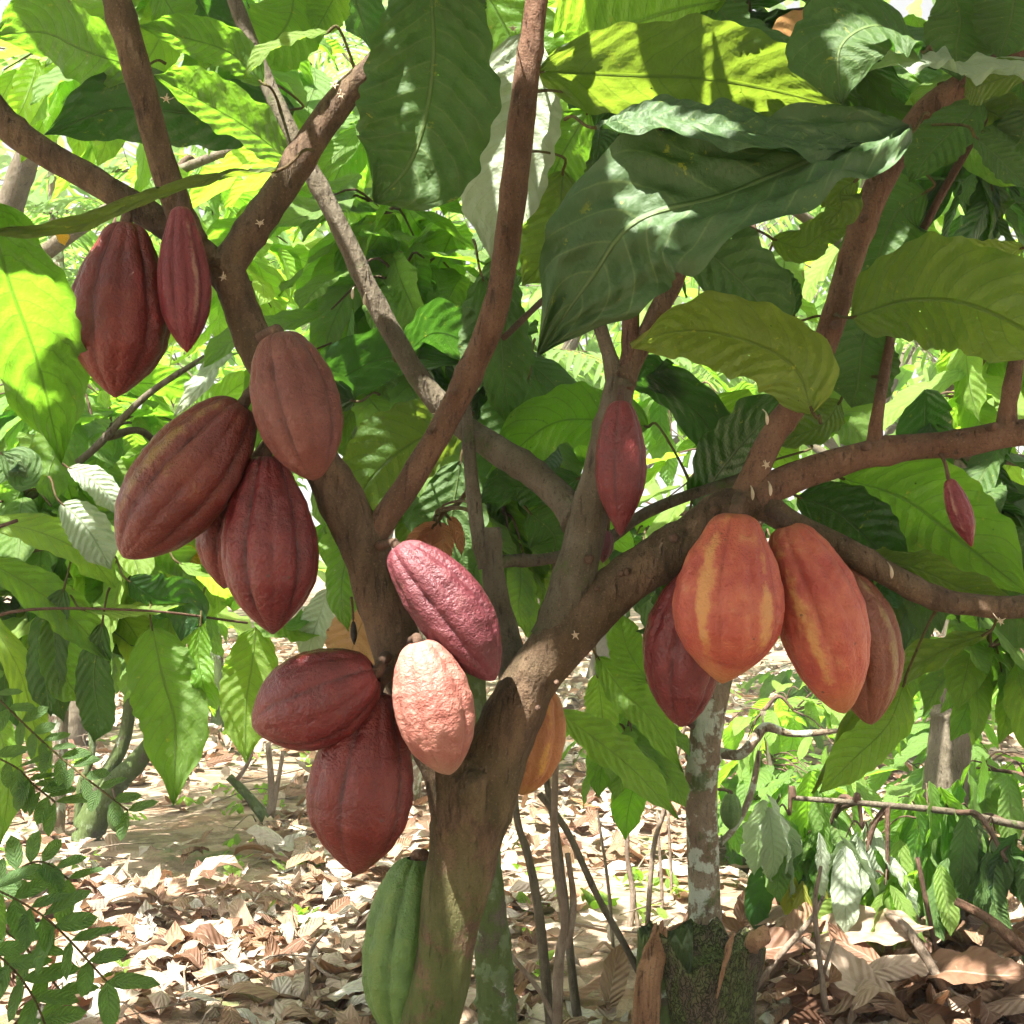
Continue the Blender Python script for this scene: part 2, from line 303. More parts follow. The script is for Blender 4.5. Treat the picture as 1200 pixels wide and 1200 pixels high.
def templates(n, ns, nu, ratio=.36, seed=1, droop=(.05, .5), curl=0., fat=.55):
    R = np.random.default_rng(seed); out = []
    for i in range(n):
        d = R.uniform(*droop); sx = R.normal(0, .10)
        mid = [V(0, 0, 0), V(.33, sx*.4, -.02*d), V(.68, sx, -.22*d), V(.97-.1*d, sx*1.1+R.normal(0, .04), -.62*d)]
        if curl: mid = [V(0, 0, 0), V(.35, sx*.5, R.normal(.05, curl)), V(.7, sx, R.normal(.06, curl)), V(.95, sx*1.3, R.normal(.05, curl*1.6))]
        v, f, uv = blade(mid, V(0, 0, 1), ratio*R.uniform(.85, 1.15), R.uniform(.05, .5)*(1 if not curl else R.choice([-1, 1.8])), R.uniform(.08, .3)*(1+curl*3), .006, ns, nu, int(R.integers(1e6)), fat=fat)
        out.append((v, f, uv))
    return out
TH = templates(14, 16, 6, seed=3); TM = templates(14, 10, 4, seed=4); TL = templates(10, 6, 2, seed=5)
TD = templates(16, 8, 4, .37, seed=6, curl=.10); TLEAF = templates(4, 5, 2, .5, seed=8, droop=(0, .2), fat=.6)
TF = templates(4, 5, 2, .13, seed=9, droop=(.05, .4), fat=.35)
class Bag:
    """many leaves gathered into one foliage mesh"""
    def __init__(s): s.v, s.f, s.u, s.r, s.o = [], [], [], [], 0
    def add(s, tpl, pos, along, normal, size, r=None):
        v, f, uv = tpl; x = nrm(along); z = np.asarray(normal, float); z = nrm(z-x*x.dot(z)); y = np.cross(z, x)
        w = (v*size) @ np.stack([x, y, z])+pos
        s.v.append(w); s.f.append(f+s.o); s.u.append(uv); s.r.append(np.full(len(v), rng.random() if r is None else r)); s.o += len(v)
    def obj(s, name, mat, parent=None, base=None):
        if not s.v: return None
        me = mesh(name, np.vstack(s.v), np.vstack(s.f), mat, True, np.vstack(s.u), {'rnd': np.concatenate(s.r)})
        return link(name, me, parent, base)

SPOTS = [(P(a, c, d), r) for a, c, d, r in [(662, 735, 1.61, .012), (760, 655, 1.62, .010), (1050, 175, 1.63, .014), (985, 335, 1.63, .010), (600, 260, 1.63, .010), (562, 410, 1.63, .012), (490, 540, 1.63, .010), (100, 205, 1.63, .016), (30, 165, 1.63, .012), (162, 80, 1.59, .012), (350, 185, 1.63, .012), (405, 105, 1.63, .016), (290, 385, 1.62, .008), (355, 775, 1.52, .012), (520, 1100, 1.6, .012), (350, 420, 1.5, .010), (130, 300, 1.58, .010), (950, 660, 1.56, .010), (820, 640, 1.52, .010), (610, 850, 1.6, .012), (480, 120, 1.48, .02), (1060, 380, 1.55, .02), (730, 510, 1.58, .008)]] + [  # (point on the foreground, radius of the sun fleck that falls on it)
 (P(500, 825, 1.52), .032), (P(540, 775, 1.53), .016), (P(490, 665, 1.55), .020), (P(590, 215, 1.72), .05), (P(785, 240, 1.42), .024),
 (P(885, 255, 1.44), .022), (P(735, 150, 1.43), .016), (P(1000, 985, 3.6), .13), (P(930, 960, 3.6), .08), (P(1010, 1130, 3.5), .09), (P(940, 1160, 3.3), .06), (P(1140, 950, 3.8), .1), (P(1120, 1120, 3.6), .06), (P(110, 640, 2.4), .08), (P(850, 150, 1.7), .02), (P(1150, 1180, 3.3), .06), (P(505, 472, 1.74), .018), (P(1075, 522, 1.62), .014), (P(1138, 702, 1.60), .014), (P(20, 370, 1.5), .06),
 (P(730, 75, 1.7), .035), (P(670, 95, 1.7), .03), (P(380, 768, 1.55), .004), (P(1080, 75, 1.45), .03), (P(300, 90, 1.8), .03), (P(130, 80, 1.8), .03),
 (P(430, 90, 1.65), .012), (P(450, 500, 1.87), .025), (P(205, 780, 2.25), .03), (P(300, 790, 2.3), .03),
]
def sunlit(p, extra=.055, tmin=.02):
    for q, r in SPOTS:
        d = p-q; t = d.dot(SUN)
        if t > tmin and np.linalg.norm(d-SUN*t) < r+extra: return True
    return False
def cluster(bag, tw, tip, direction, n, size, tpl, droopk=.6, avoid=False, spread=1.):
    """a leafy twig end: n alternate leaves that hang outwards from the last stretch of the twig"""
    d = nrm(direction); back = d*(size*.9)
    a0 = rng.random()*6.28
    for i in range(n):
        f = i/max(1, n-1); p = tip-back*(1-f)
        a = a0+i*2.4; side = nrm(np.cross(d, V(0, 0, 1))+1e-3); up = np.cross(side, d)
        out = side*math.cos(a)+up*math.sin(a)*.6
        al = nrm(out*spread+d*(.4+.7*f)+V(0, 0, -1)*droopk*rng.uniform(.3, 1.4))
        sz = size*rng.uniform(.7, 1.2)
        nm = V(0, 0, 1)+rng.normal(0, .35, 3)+out*.4*droopk
        mid = p+al*sz*.5
        if sunlit(mid, sz*.3, .3): continue
        bag.add(tpl[rng.integers(len(tpl))], p+al*.02, al, nm, sz)
# ------------------------------------------------------------ ground
def gh(x, y):
    return .05*mn.noise(Vector((x*.45, y*.45, 0)))+.025*mn.noise(Vector((x*1.7, y*1.7, 3)))+.10*max(0, min(1, (y-7)/14))*mn.noise(Vector((x*.2, y*.2, 9)))
def axis(lo, hi, dense_lo, dense_hi, st, far):
    a = list(np.arange(dense_lo, dense_hi, st)); g = st; x = dense_lo
    while x > lo: g *= far; x -= g; a.insert(0, x)
    g = st; x = a[-1]
    while x < hi: g *= far; x += g; a.append(x)
    return np.array(a)
xs, ys = axis(-260, 260, -5, 5, .07, 1.25), axis(-200, 420, 1.5, 13, .07, 1.22)
gv = np.array([[x, y, gh(x, y)+(.008*mn.noise(Vector((x*9, y*9, 5))) if 1 < y < 14 and abs(x) < 6 else 0)] for y in ys for x in xs])
ii = np.arange(len(gv)).reshape(len(ys), len(xs)); gf = np.stack([ii[:-1, :-1], ii[:-1, 1:], ii[1:, 1:], ii[1:, :-1]], -1).reshape(-1, 4)
def ground_mat():
    k = NT('forest_soil'); co = k.co(); n1 = k.noise(co, 1.1, 4); n2 = k.noise(co, 14, 5, .7); n3 = k.noise(co, 70, 3, .7)
    c = k.mix(k.ss(n2, .35, .65, 0, 1), (.15, .10, .065), (.28, .21, .15)); c = k.mix(k.ss(n3, .5, .7, 0, .6), c, (.36, .29, .22))
    v = k.n('ShaderNodeTexVoronoi'); k.l(co, v.inputs[0]); v.inputs['Scale'].default_value = 11
    sp = k.n('ShaderNodeSeparateColor'); k.l(v.outputs['Color'], sp.inputs[0])
    c = k.mix(k.ss(sp.outputs[0], .45, .5, 0, .7), c, k.mix(sp.outputs[1], (.22, .12, .07), (.40, .31, .23)))
    g = k.math('MULTIPLY', k.ss(n1, .52, .62, 0, 1), k.ss(n2, .42, .58, 0, .8)); c = k.mix(g, c, (.07, .115, .025))
    h = k.math('ADD', n2, k.math('ADD', k.math('MULTIPLY', n3, .5), k.math('MULTIPLY', v.outputs['Distance'], .6)))
    k.l(k.bsdf(c, .95, k.bump(h, .8, .02), .15), k.out.inputs[0]); return k.m
tag(link('ground', mesh('ground', gv, gf, ground_mat())), kind='structure')
# dry leaf litter, nobody could count it
b = Bag()
for i in range(14500):
    y = 2.2+12*rng.random()**1.35; x = rng.uniform(-1, 1)*(1.0+y*.42)
    g = mn.noise(Vector((x*1.1+4, y*1.1, 2)))
    if g > .18 and rng.random() < .82: continue
    a = rng.random()*6.283; sz = rng.uniform(.06, .17)+.06*rng.random()**2; nm = V(0, 0, 1)+rng.normal(0, .24, 3); nm[2] = abs(nm[2])
    if rng.random() < .3: nm[2] *= -1
    al = V(math.cos(a), math.sin(a), rng.normal(0, .16)); b.add(TD[rng.integers(16)], V(x, y, gh(x, y)+rng.uniform(.008, .035)+sz*.06), al, nm, sz)
for i in range(700):      # the heap right of the stump
    x, y = rng.normal(1.05, .38), rng.normal(3.55, .35); a = rng.random()*6.283; sz = rng.uniform(.09, .21)
    if y < 3.2 or x < .62: continue
    al = V(math.cos(a), math.sin(a), rng.normal(0, .4)); b.add(TD[rng.integers(16)], V(x, y, gh(x, y)+rng.uniform(.01, .13)), al, V(0, 0, 1)+rng.normal(0, .7, 3), sz, r=rng.random()*.6)
tag(b.obj('leaf_litter', M['dry']), 'dry brown and tan leaves covering the ground under the trees', 'leaf litter', kind='stuff')
tq = []
for i in range(260):
    y = rng.uniform(2.6, 8.5); x = rng.uniform(-1, 1)*(.5+y*.38); a = rng.random()*6.283; L = rng.uniform(.12, .5); z = gh(x, y)+.035; k1 = rng.normal(0, .04, 2)
    dx, dy = math.cos(a)*L/2, math.sin(a)*L/2; tq.append(tube([[x-dx, y-dy, z, .003], [x+k1[0], y+k1[1], z+rng.uniform(0, .04), .0028], [x+dx, y+dy, z+rng.uniform(-.02, .05), .0012]], 5, 7, .1))
tag(link('fallen_twigs', mesh('fallen_twigs', *join(tq), M['stick'])), 'thin broken twigs strewn through the leaf litter', 'twigs', kind='stuff')
# low green seedlings and grass in the litter
b = Bag()
for i in range(160):
    while True:
        y = rng.uniform(3.6, 10); x = rng.uniform(-1, 1)*(.6+y*.38)
        if mn.noise(Vector((x*1.1+4, y*1.1, 2))) > .05 or rng.random() < .12: break
    for j in range(rng.integers(4, 11)):
        a = rng.random()*6.283; al = V(math.cos(a), math.sin(a), rng.uniform(.2, 1.4)); b.add(TLEAF[rng.integers(4)], V(x, y, gh(x, y))+rng.normal(0, .03, 3)*V(1, 1, 0)+V(0, 0, .015), al, V(0, 0, 1)+rng.normal(0, .3, 3), rng.uniform(.03, .08))
tag(b.obj('ground_weeds', M['young']), 'small bright green seedlings sprouting through the leaf litter', 'ground cover', kind='stuff')

# ------------------------------------------------------------ the pod-bearing tree in front
D = 1.65
TB = V(*P(425, 1850, D)); TB[2] = gh(TB[0], TB[1])
tree = thing('cacao_tree', TB, 'forked brown cacao tree in front, its limbs carrying the ripe red and orange pods', 'tree')
def px(pts, d=D): return [[*P(x, y, dd), r/F*dd] for (x, y, r, dd) in [(q[0], q[1], q[2], q[3] if len(q) > 3 else d) for q in pts]]
BR = []       # sample points of the branches, for attaching leaf stalks
def keep(pts):
    s = spline(np.array(pts), 24); BR.extend(s.tolist())
trunk_p = px([(425, 1856, 54), (440, 1650, 46), (462, 1420, 41), (490, 1280, 38.5), (504, 1200, 37.5), (523, 1100, 39), (541, 1020, 42), (550, 960, 46), (557, 905, 47)])
right_p = px([(550, 965, 43), (574, 905, 42), (594, 855, 38), (622, 800, 36), (652, 758, 34), (695, 713, 30), (747, 672, 29), (800, 634, 28), (850, 600, 26), (893, 582, 22)])
left_p = px([(546, 965, 41), (528, 905, 35), (500, 850, 32), (474, 790, 31), (455, 730, 31), (438, 680, 31), (425, 636, 31), (402, 588, 27), (372, 535, 25), (340, 475, 25), (310, 420, 24.5), (283, 365, 23.5), (265, 312, 21)])
for q in trunk_p+right_p+left_p: q[3] *= .95
tk = join([tube(trunk_p, 24, 90, .035, 14), tube(right_p, 22, 90, .035, 16, 3), tube(left_p, 22, 120, .035, 16, 7),
           tube(px([(545, 905, 10, 1.61), (553, 925, 19, 1.605), (557, 935, 6, 1.595)]), 12, 8, .15, 60)])
tmp = bpy.data.objects.new('t', mesh('t', *tk, M['bark'])); C.objects.link(tmp)
md = tmp.modifiers.new('r', 'REMESH'); md.mode = 'VOXEL'; md.voxel_size = .0042; ms = tmp.modifiers.new('s', 'SMOOTH'); ms.factor = .5; ms.iterations = 7
dg = bpy.context.evaluated_depsgraph_get(); me = bpy.data.meshes.new_from_object(tmp.evaluated_get(dg)); bpy.data.objects.remove(tmp)
me.polygons.foreach_set('use_smooth', np.ones(len(me.polygons), bool))
co = np.empty(len(me.vertices)*3, np.float32); me.vertices.foreach_get('co', co); co = co.reshape(-1, 3)
nr = np.empty(len(me.vertices)*3, np.float32); me.vertices.foreach_get('normal', nr); nr = nr.reshape(-1, 3)
for i in range(len(co)):
    p = Vector(co[i]); q = Vector((p.x, p.y, p.z*.4))
    ring = .0022*math.exp(-((p.z-(CAMZ-(962+10*math.sin(p.x*40)-600)/F*D))/.006)**2)
    co[i] += nr[i]*(.0022*mn.noise(q*38)+.0018*mn.noise(q*95)+.0045*mn.noise(p*14)+ring)
me.vertices.foreach_set('co', co.ravel()); me.update(); me.materials.clear(); me.materials.append(M['bark'])
link('trunk', me, tree)
for q in (right_p, left_p): keep(q)
SHADE_PTS = spline(np.array(trunk_p), 30)[8:, :3].tolist()
BRANCHES = [
 ('bark_red', [(868, 592, 19), (884, 555, 17.5), (905, 512, 17), (935, 468, 17), (960, 420, 16.5), (982, 355, 16), (1003, 285, 16.5), (1035, 205, 18), (1072, 148, 18), (1100, 118, 17), (1150, 85, 13), (1215, 45, 11), (1300, -20, 10)]),
 ('bark_red', [(884, 586, 20), (915, 566, 19.5), (960, 548, 18.5), (1010, 534, 17.5), (1070, 524, 17), (1130, 519, 17), (1200, 506, 17), (1280, 500, 15)]),
 ('bark', [(895, 592, 17), (925, 612, 16), (962, 630, 16), (1005, 652, 15.5), (1050, 678, 15.5), (1095, 700, 15), (1140, 709, 14), (1200, 711, 14), (1290, 700, 13)]),
 ('bark_grey', [(648, 750, 24), (664, 706, 27), (680, 650, 26), (692, 600, 24), (705, 545, 22), (718, 490, 20), (728, 445, 18)]),
 ('bark_red', [(728, 455, 14), (738, 420, 12), (739, 380, 11), (738, 330, 10), (742, 270, 9, 1.7)]),
 ('bark', [(730, 445, 14), (748, 412, 12), (768, 370, 12), (788, 335, 12), (800, 305, 11), (830, 240, 10, 1.72)]),
 ('bark_grey', [(724, 450, 12), (712, 410, 9), (700, 372, 8.5), (690, 330, 8, 1.72)]),
 ('bark_grey', [(676, 610, 19, 1.66), (655, 582, 18.5, 1.68), (622, 552, 18, 1.7), (580, 525, 18, 1.73), (538, 495, 16, 1.76), (500, 455, 14.5, 1.77), (462, 395, 13.5, 1.77), (430, 335, 13, 1.77), (400, 270, 12, 1.77), (372, 215, 11.5, 1.77), (340, 155, 11, 1.78), (312, 95, 10.5, 1.8), (290, 40, 10, 1.8), (268, -20, 9, 1.8), (250, -90, 8, 1.8)]),
 ('bark_red', [(428, 642, 20), (446, 614, 17), (475, 572, 16.5), (512, 512, 16.5), (545, 448, 16.5), (572, 388, 17), (589, 320, 16.5), (600, 240, 17), (608, 170, 17), (616, 100, 16), (625, 30, 15), (636, -50, 14), (650, -160, 13)]),
 ('bark', [(262, 318, 21), (282, 288, 21), (310, 248, 20), (340, 205, 19.5), (372, 155, 19), (405, 110, 18), (435, 82, 17), (465, 45, 15), (500, -20, 14), (540, -90, 12)]),
 ('bark', [(270, 330, 18), (232, 293, 19), (190, 262, 18), (140, 230, 17.5), (90, 200, 17.5), (45, 175, 18), (15, 152, 18), (-10, 118, 14), (-40, 70, 12), (-70, 10, 11)]),
 ('bark', [(222, 285, 19, 1.64), (207, 240, 18, 1.63), (190, 190, 17.5, 1.62), (172, 125, 17.5, 1.61), (155, 62, 18, 1.6), (137, 0, 18, 1.6), (118, -70, 16, 1.6)]),
 ('bark_red', [(1026, 533, 12), (1026, 505, 9), (1030, 475, 8), (1036, 440, 7, 1.68), (1045, 390, 6, 1.7)]),
 ('bark_red', [(1180, 510, 14), (1181, 480, 11), (1187, 445, 9.5), (1195, 400, 8, 1.68)]),
]
for i, (mt, pts) in enumerate(BRANCHES):
    q = px([(a[0], a[1], a[2]*.93, *a[3:]) for a in pts]); keep(q); o = link('branch', mesh('branch', *tube(q, 16, None, .10, 30, i*5, .25, nodes=5), M[mt]), tree)
# side shoot behind the fork
q1 = px([(612, 812, 22, 1.68), (600, 775, 20, 1.69), (588, 735, 17, 1.7), (580, 690, 14, 1.7), (577, 655, 12, 1.7), (576, 618, 11, 1.7)])
q2 = px([(570, 665, 9, 1.7), (563, 640, 9, 1.7), (557, 600, 8.5, 1.7), (551, 545, 8, 1.71), (547, 480, 6, 1.73), (545, 440, 5, 1.75)])
q3 = px([(580, 660, 8, 1.7), (600, 657, 7.5, 1.71), (640, 655, 7, 1.74), (700, 640, 7, 1.77), (750, 605, 7, 1.78), (800, 583, 7, 1.78), (870, 560, 6, 1.8)])
for q in (q1, q2, q3): keep(q); link('branch', mesh('branch', *tube(q, 12, None, .08, 30, 2, .15, nodes=2), M['bark_grey']), tree)
# cut knots and bud scars
kn = []
for x, y, r in [(790, 630, 5.5), (735, 670, 4.5), (728, 672, 4), (503, 505, 3.5), (533, 458, 4), (1016, 523, 5), (1165, 500, 5), (838, 597, 4.5), (690, 655, 6), (590, 268, 4), (1014, 255, 4), (980, 380, 5), (620, 120, 3.5), (700, 690, 3), (630, 830, 3.5), (620, 832, 3), (585, 890, 4), (652, 800, 3)]:
    p = P(x, y, D-.028); kn = (tube([[*(p+V(0, .02, 0)), r/F*D], [*p, r/F*D*1.05], [*(p-V(0, .004, 0)), r/F*D*.6]], 9, 6, .2, 90)); link('bud_scar', mesh('bud_scar', *kn, M['stalk']), tree, base=p)

def flower(x, y, d=D-.035, s=.75):
    c = P(x, y, d); vs, fs = [], []; o = Vector((0, -1, .2)).normalized(); parts = []
    for k in range(5):
        a = k*1.2566+x+rng.normal(0, .15); dr = V(math.cos(a), -.5+rng.normal(0, .25), math.sin(a)); e = c+nrm(dr)*.0085*s*rng.uniform(.75, 1.1)
        parts.append(tube([[*c, .0008], [*(c*.5+e*.5+V(0, -.001, 0)), .0010*s], [*e, .0003]], 5, 5, 0, cap=True))
        e2 = c+nrm(V(math.cos(a+.6), -1.2, math.sin(a+.6)))*.005*s; parts.append(tube([[*c, .0006], [*e2, .0006]], 4, 3, 0))
    parts.append(tube([[*(c+V(0, .035, .012)), .0006], [*(c+V(0, .015, .004)), .0006], [*c, .0015]], 5, 6, 0))
    f = link('flower', mesh('flower', *join(parts), M['petal']), tree, base=c)
for f in [(262, 325), (195, 116, 1.58), (601, 34), (674, 744), (545, 430, 1.69), (305, 262), (898, 545), (1172, 728), (320, 205), (392, 100), (400, 112), (512, 485, 1.7)]: flower(*f)
def bud(x, y, d=D-.03):
    c = P(x, y, d); q = tube([[*(c+V(0, .028, .014)), .0008], [*(c+V(0, .008, .009)), .0008], [*(c+V(0, 0, .002)), .0021], [*(c-V(0, 0, .003)), .0018], [*(c-V(0, 0, .006)), .0003]], 7, 10, 0)
    link('flower_bud', mesh('flower_bud', *q, M['petal']), tree, base=c)
for q in [(882, 580), (903, 575), (1045, 672), (899, 492), (427, 352, 1.74), (413, 345, 1.74)]: bud(*q)

# ------------------------------------------------------------ pods
PROFILES = {
 'full': [(0, .20), (.015, .34), (.05, .44), (.12, .55), (.26, .79), (.42, .95), (.57, 1), (.71, .92), (.83, .68), (.91, .42), (.965, .21), (1, .02)],
 'oval': [(0, .22), (.015, .38), (.05, .52), (.15, .74), (.32, .95), (.48, 1), (.64, .95), (.78, .78), (.88, .55), (.95, .32), (.985, .16), (1, .02)],
 'neck': [(0, .22), (.02, .38), (.07, .47), (.14, .52), (.25, .72), (.42, .95), (.56, 1), (.7, .93), (.82, .73), (.91, .46), (.97, .22), (1, .02)],
 'slim': [(0, .25), (.02, .42), (.08, .58), (.2, .80), (.38, .97), (.52, 1), (.66, .90), (.78, .66), (.88, .40), (.95, .21), (.985, .10), (1, .01)],
}
def pod(label, top, tip, w, mat, prof='full', d=D-.03, d2=None, attach=None, bend=0., ridges=5, depth=.15, wart=.022, seed=0, group='cacao pods hanging on the forked tree', name='cacao_pod', spin=0, res=(84, 90), cat='cacao pod'):
    A = P(*top, d); Bp = P(*tip, d2 or d); R = w/2/F*d; ax = Bp-A; L = np.linalg.norm(ax); T = ax/L
    sidev = nrm(np.cross(T, V(0, 1, 0))); N0 = nrm(np.cross(sidev, T)); pr = np.array(PROFILES[prof]); n, m = res
    t = (1-np.cos(np.linspace(0, math.pi, n)))/2; t = .5*t+.5*np.linspace(0, 1, n); r = np.interp(t, pr[:, 0], pr[:, 1])
    for _ in range(3): r[1:-1] = (r[:-2]+2*r[1:-1]+r[2:])/4
    th = np.linspace(0, 2*math.pi, m, endpoint=False)+spin; vs = np.zeros((n, m, 3)); rg = np.zeros((n, m)); st = np.zeros((n, m))
    tw = .12*math.sin(seed*1.7)
    for i in range(n):
        c = A+ax*t[i]+sidev*bend*L*math.sin(math.pi*t[i])
        for j in range(m):
            a = th[j]+tw*t[i]+.05*math.sin(t[i]*5+seed)
            big = abs(math.cos(ridges*a/2.)); sm = abs(math.sin(ridges*a)); g = .42*big**.5+.58*sm**.36       # five deep furrows with five shallow ones between
            rg[i, j] = g; dd = depth*(1.25-.5*t[i]) if t[i] < .9 else depth*.8
            dirv = sidev*math.cos(th[j])+N0*math.sin(th[j]); q = Vector(c+dirv*R*r[i])
            nz = wart*(mn.noise(q*70+Vector((seed, 0, 0)))*1.0+.6*mn.noise(q*170))*min(1, r[i]*2)+.035*mn.noise(q*14+Vector((seed, 3, 0)))
            vs[i, j] = c+dirv*R*max(.002, r[i]*(1+dd*.25-dd*1.5*(1-g))*(1+nz))
            jj = int(((a*ridges/(2*math.pi)) % ridges)); f = (a*ridges/(2*math.pi)) % 1
            st[i, j] = (math.sin(jj*2.3+seed*1.9) > -.35)*math.exp(-((f-.25)/.13)**2)*math.sin(math.pi*min(1, t[i]*1.05))**.6
    idx = np.arange(n*m).reshape(n, m); nx = np.roll(idx, -1, 1); fc = np.stack([idx[:-1], idx[1:], nx[1:], nx[:-1]], -1).reshape(-1, 4)
    if group: SHADE_PTS.extend((A+ax*f+V(0, -R*.7, 0)+sidev*R*g).tolist() for f in (.15, .35, .55, .75, .95) for g in (-.6, 0, .6))
    t_ = thing(name, A, label, cat, group)
    me = mesh('husk', vs.reshape(-1, 3), fc, PM[mat], True, None, {'ridge': rg.ravel(), 'along': np.repeat(t, m), 'streak': st.ravel()})
    o = link('husk', me, t_)
    at = P(*attach[:2], attach[2] if len(attach) > 2 else D-.01) if attach is not None else A-T*.03+V(0, .02, .01)
    k = w/F*d; s = tube([[*at, k*.062+.001], [*(at*.45+A*.55+V(0, 0, .004)), k*.045+.001], [*(A-T*.004), k*.055+.001], [*(A+T*.05*k), k*.07]], 9, 12, .12, 80)
    link('stalk', mesh('stalk', *s, M['stalk']), t_); return t_
pod('long maroon pod hanging under the upper left branch, left of a slim one', (148, 262), (135, 466), 116, 'maroon', 'full', attach=(150, 240), seed=1, spin=.2)
pod('slim immature maroon pod with pale streaks below the upright left branch', (212, 243), (219, 413), 61, 'crimson', 'full', d=1.60, attach=(212, 225, 1.63), seed=2)
pod('dusty mauve-brown pod pressed against the left limb, topmost of its cluster', (326, 391), (370, 563), 104, 'dusty', 'oval', d=1.55, attach=(305, 395, 1.62), seed=3, depth=.10, bend=0)
pod('large tilted maroon pod with olive streaks pointing down left below the mauve one', (284, 474), (144, 653), 116, 'maroonS', 'oval', d=1.585, attach=(300, 455), seed=4, spin=.3)
pod('maroon pod hanging straight down in front, lowest of the upper left cluster', (312, 535), (320, 743), 112, 'ruby', 'full', d=1.60, attach=(322, 508), seed=5, spin=.6)
pod('maroon pod mostly hidden behind the lowest one of the upper left cluster', (292, 548), (262, 690), 90, 'maroon', 'full', d=1.665, attach=(318, 515, 1.68), seed=6)
pod('purple-pink pod slanting right, attached where the middle branch leaves the left limb', (465, 640), (580, 797), 88, 'purple', 'oval', d=1.575, attach=(445, 640, 1.62), seed=7, bend=.04)
pod('pale pink pod with a bright sun patch in front of the fork', (490, 752), (527, 908), 93, 'pink', 'oval', d=1.545, attach=(482, 752, 1.62), seed=8, depth=.11)
pod('glossy dark red pod lying nearly sideways left of the trunk', (440, 788), (296, 852), 113, 'ruby', 'oval', d=1.56, attach=(452, 770, 1.62), seed=9, depth=.09, spin=.5)
pod('large dark red pod hanging straight down below the sideways one', (441, 812), (417, 1025), 126, 'maroon', 'full', d=1.59, attach=(462, 785, 1.63), seed=10, depth=.09, bend=-.03, spin=.9)
pod('ridged green unripe pod low on the trunk, half hidden behind it', (488, 1006), (472, 1228), 104, 'green', 'oval', d=1.69, attach=(497, 1002, 1.655), seed=11, depth=.16, wart=.035, bend=-.02)
pod('orange pod almost hidden behind the right limb of the fork', (630, 800), (611, 932), 82, 'orange2', 'oval', d=1.76, attach=(640, 760, 1.70), seed=12)
pod('big orange-red pod with yellow streaks, front one of the right cluster', (862, 602), (846, 801), 131, 'orange', 'full', d=1.555, attach=(866, 585, 1.62), seed=13, depth=.08, spin=.45)
pod('orange-red pod with yellow streaks leaning right, second of the right cluster', (922, 616), (990, 836), 104, 'orange', 'oval', d=1.60, attach=(905, 600, 1.63), seed=14, depth=.10, bend=.03, spin=1.2)
pod('rusty brown pod partly hidden behind the leaning orange one', (975, 662), (1022, 849), 88, 'rust', 'oval', d=1.66, attach=(958, 640), seed=15, bend=.07)
pod('dark ruby pod partly hidden behind the left side of the big orange one', (822, 668), (798, 852), 96, 'ruby', 'oval', d=1.635, attach=(838, 615, 1.65), seed=16, bend=-.05)
pod('slim immature maroon pod hanging alone on the middle limb', (727, 470), (727, 628), 61, 'ruby', 'slim', d=1.61, attach=(728, 455, 1.63), seed=17, wart=.014, depth=.08)
pod('tiny crimson pod dangling from the right branch', (1112, 562), (1139, 641), 29, 'crimson', 'slim', d=1.62, attach=(1103, 532, 1.64), seed=18, depth=.09, res=(50, 60))
pod('tiny pinkish pod showing behind the middle limb', (712, 622), (706, 660), 20, 'purple', 'slim', d=1.74, attach=(715, 605, 1.75), seed=19, res=(40, 50))
pod('tiny shrivelled black pod hanging by a thread left of the left limb', (414, 728), (415, 756), 8, 'black', 'slim', d=1.66, attach=(412, 700), seed=20, res=(30, 30))

# ------------------------------------------------------------ the leaves of the front tree one can tell apart
BRA = np.array(BR); SHADE_PTS += BRA[:, :3].tolist()
def leaf(mat, mid, W, normal, d=D, fold=.2, ruffle=.10, droop=0., label=None, parent=None, crink=1., twist=0., seed=None, r=None, pet=True, fat=.55, quilt=.013, tipk=1.):
    quilt *= .72; parent = parent or tree
    pts = [P(q[0], q[1], q[2] if len(q) > 2 else d) for q in mid]; a = nrm(pts[-1]-pts[0])
    nn = np.asarray(normal, float); n1 = nn if nn.ndim == 1 else nn.mean(0); n1 = nrm(n1-a*n1.dot(a)); bb = np.cross(n1, a)
    seen = math.sqrt(max(.16, bb[0]**2+bb[2]**2)); dd = np.mean([p[1] for p in pts]); Wm = W/F*dd/seen
    sd = int(abs(mid[0][0]*7+mid[0][1]*13)) if seed is None else seed
    v, f, uv = blade(pts, normal, Wm, fold, ruffle, quilt, seed=sd, droop=droop, twist=twist, fat=fat, tipk=tipk, crink=crink, ns=64 if crink > 1 else 44, nu=20 if crink > 1 else 12)
    rr = rng.random() if r is None else r
    o = link('leaf', mesh('leaf', v, f, M[mat], True, uv, {'rnd': np.full(len(v), rr)}), parent, base=pts[0])
    if label: o['label'] = label
    if pet:
        p0 = pts[0]; bk = nrm(pts[0]-(pts[1]*.6+pts[0]*.4)); dist = np.linalg.norm(BRA[:, :3]-p0, axis=1); j = dist.argmin()
        if dist[j] < .14: e = BRA[j, :3]; er = .0028
        else: e = p0+bk*.035+V(0, .02, .02); er = .0022
        m1 = p0+bk*.012+V(0, 0, .004)
        t = tube([[*(p0-bk*.006), .0014], [*p0, .0019], [*m1, .0017], [*(e*.6+m1*.4+V(0, 0, .006)), .0017], [*e, er]], 7, 16, .1, 80)
        link('petiole', mesh('petiole', *t, M['petiole']), o)
    return o
T_, U_ = V(0, -1, .5), V(0, .8, .9)
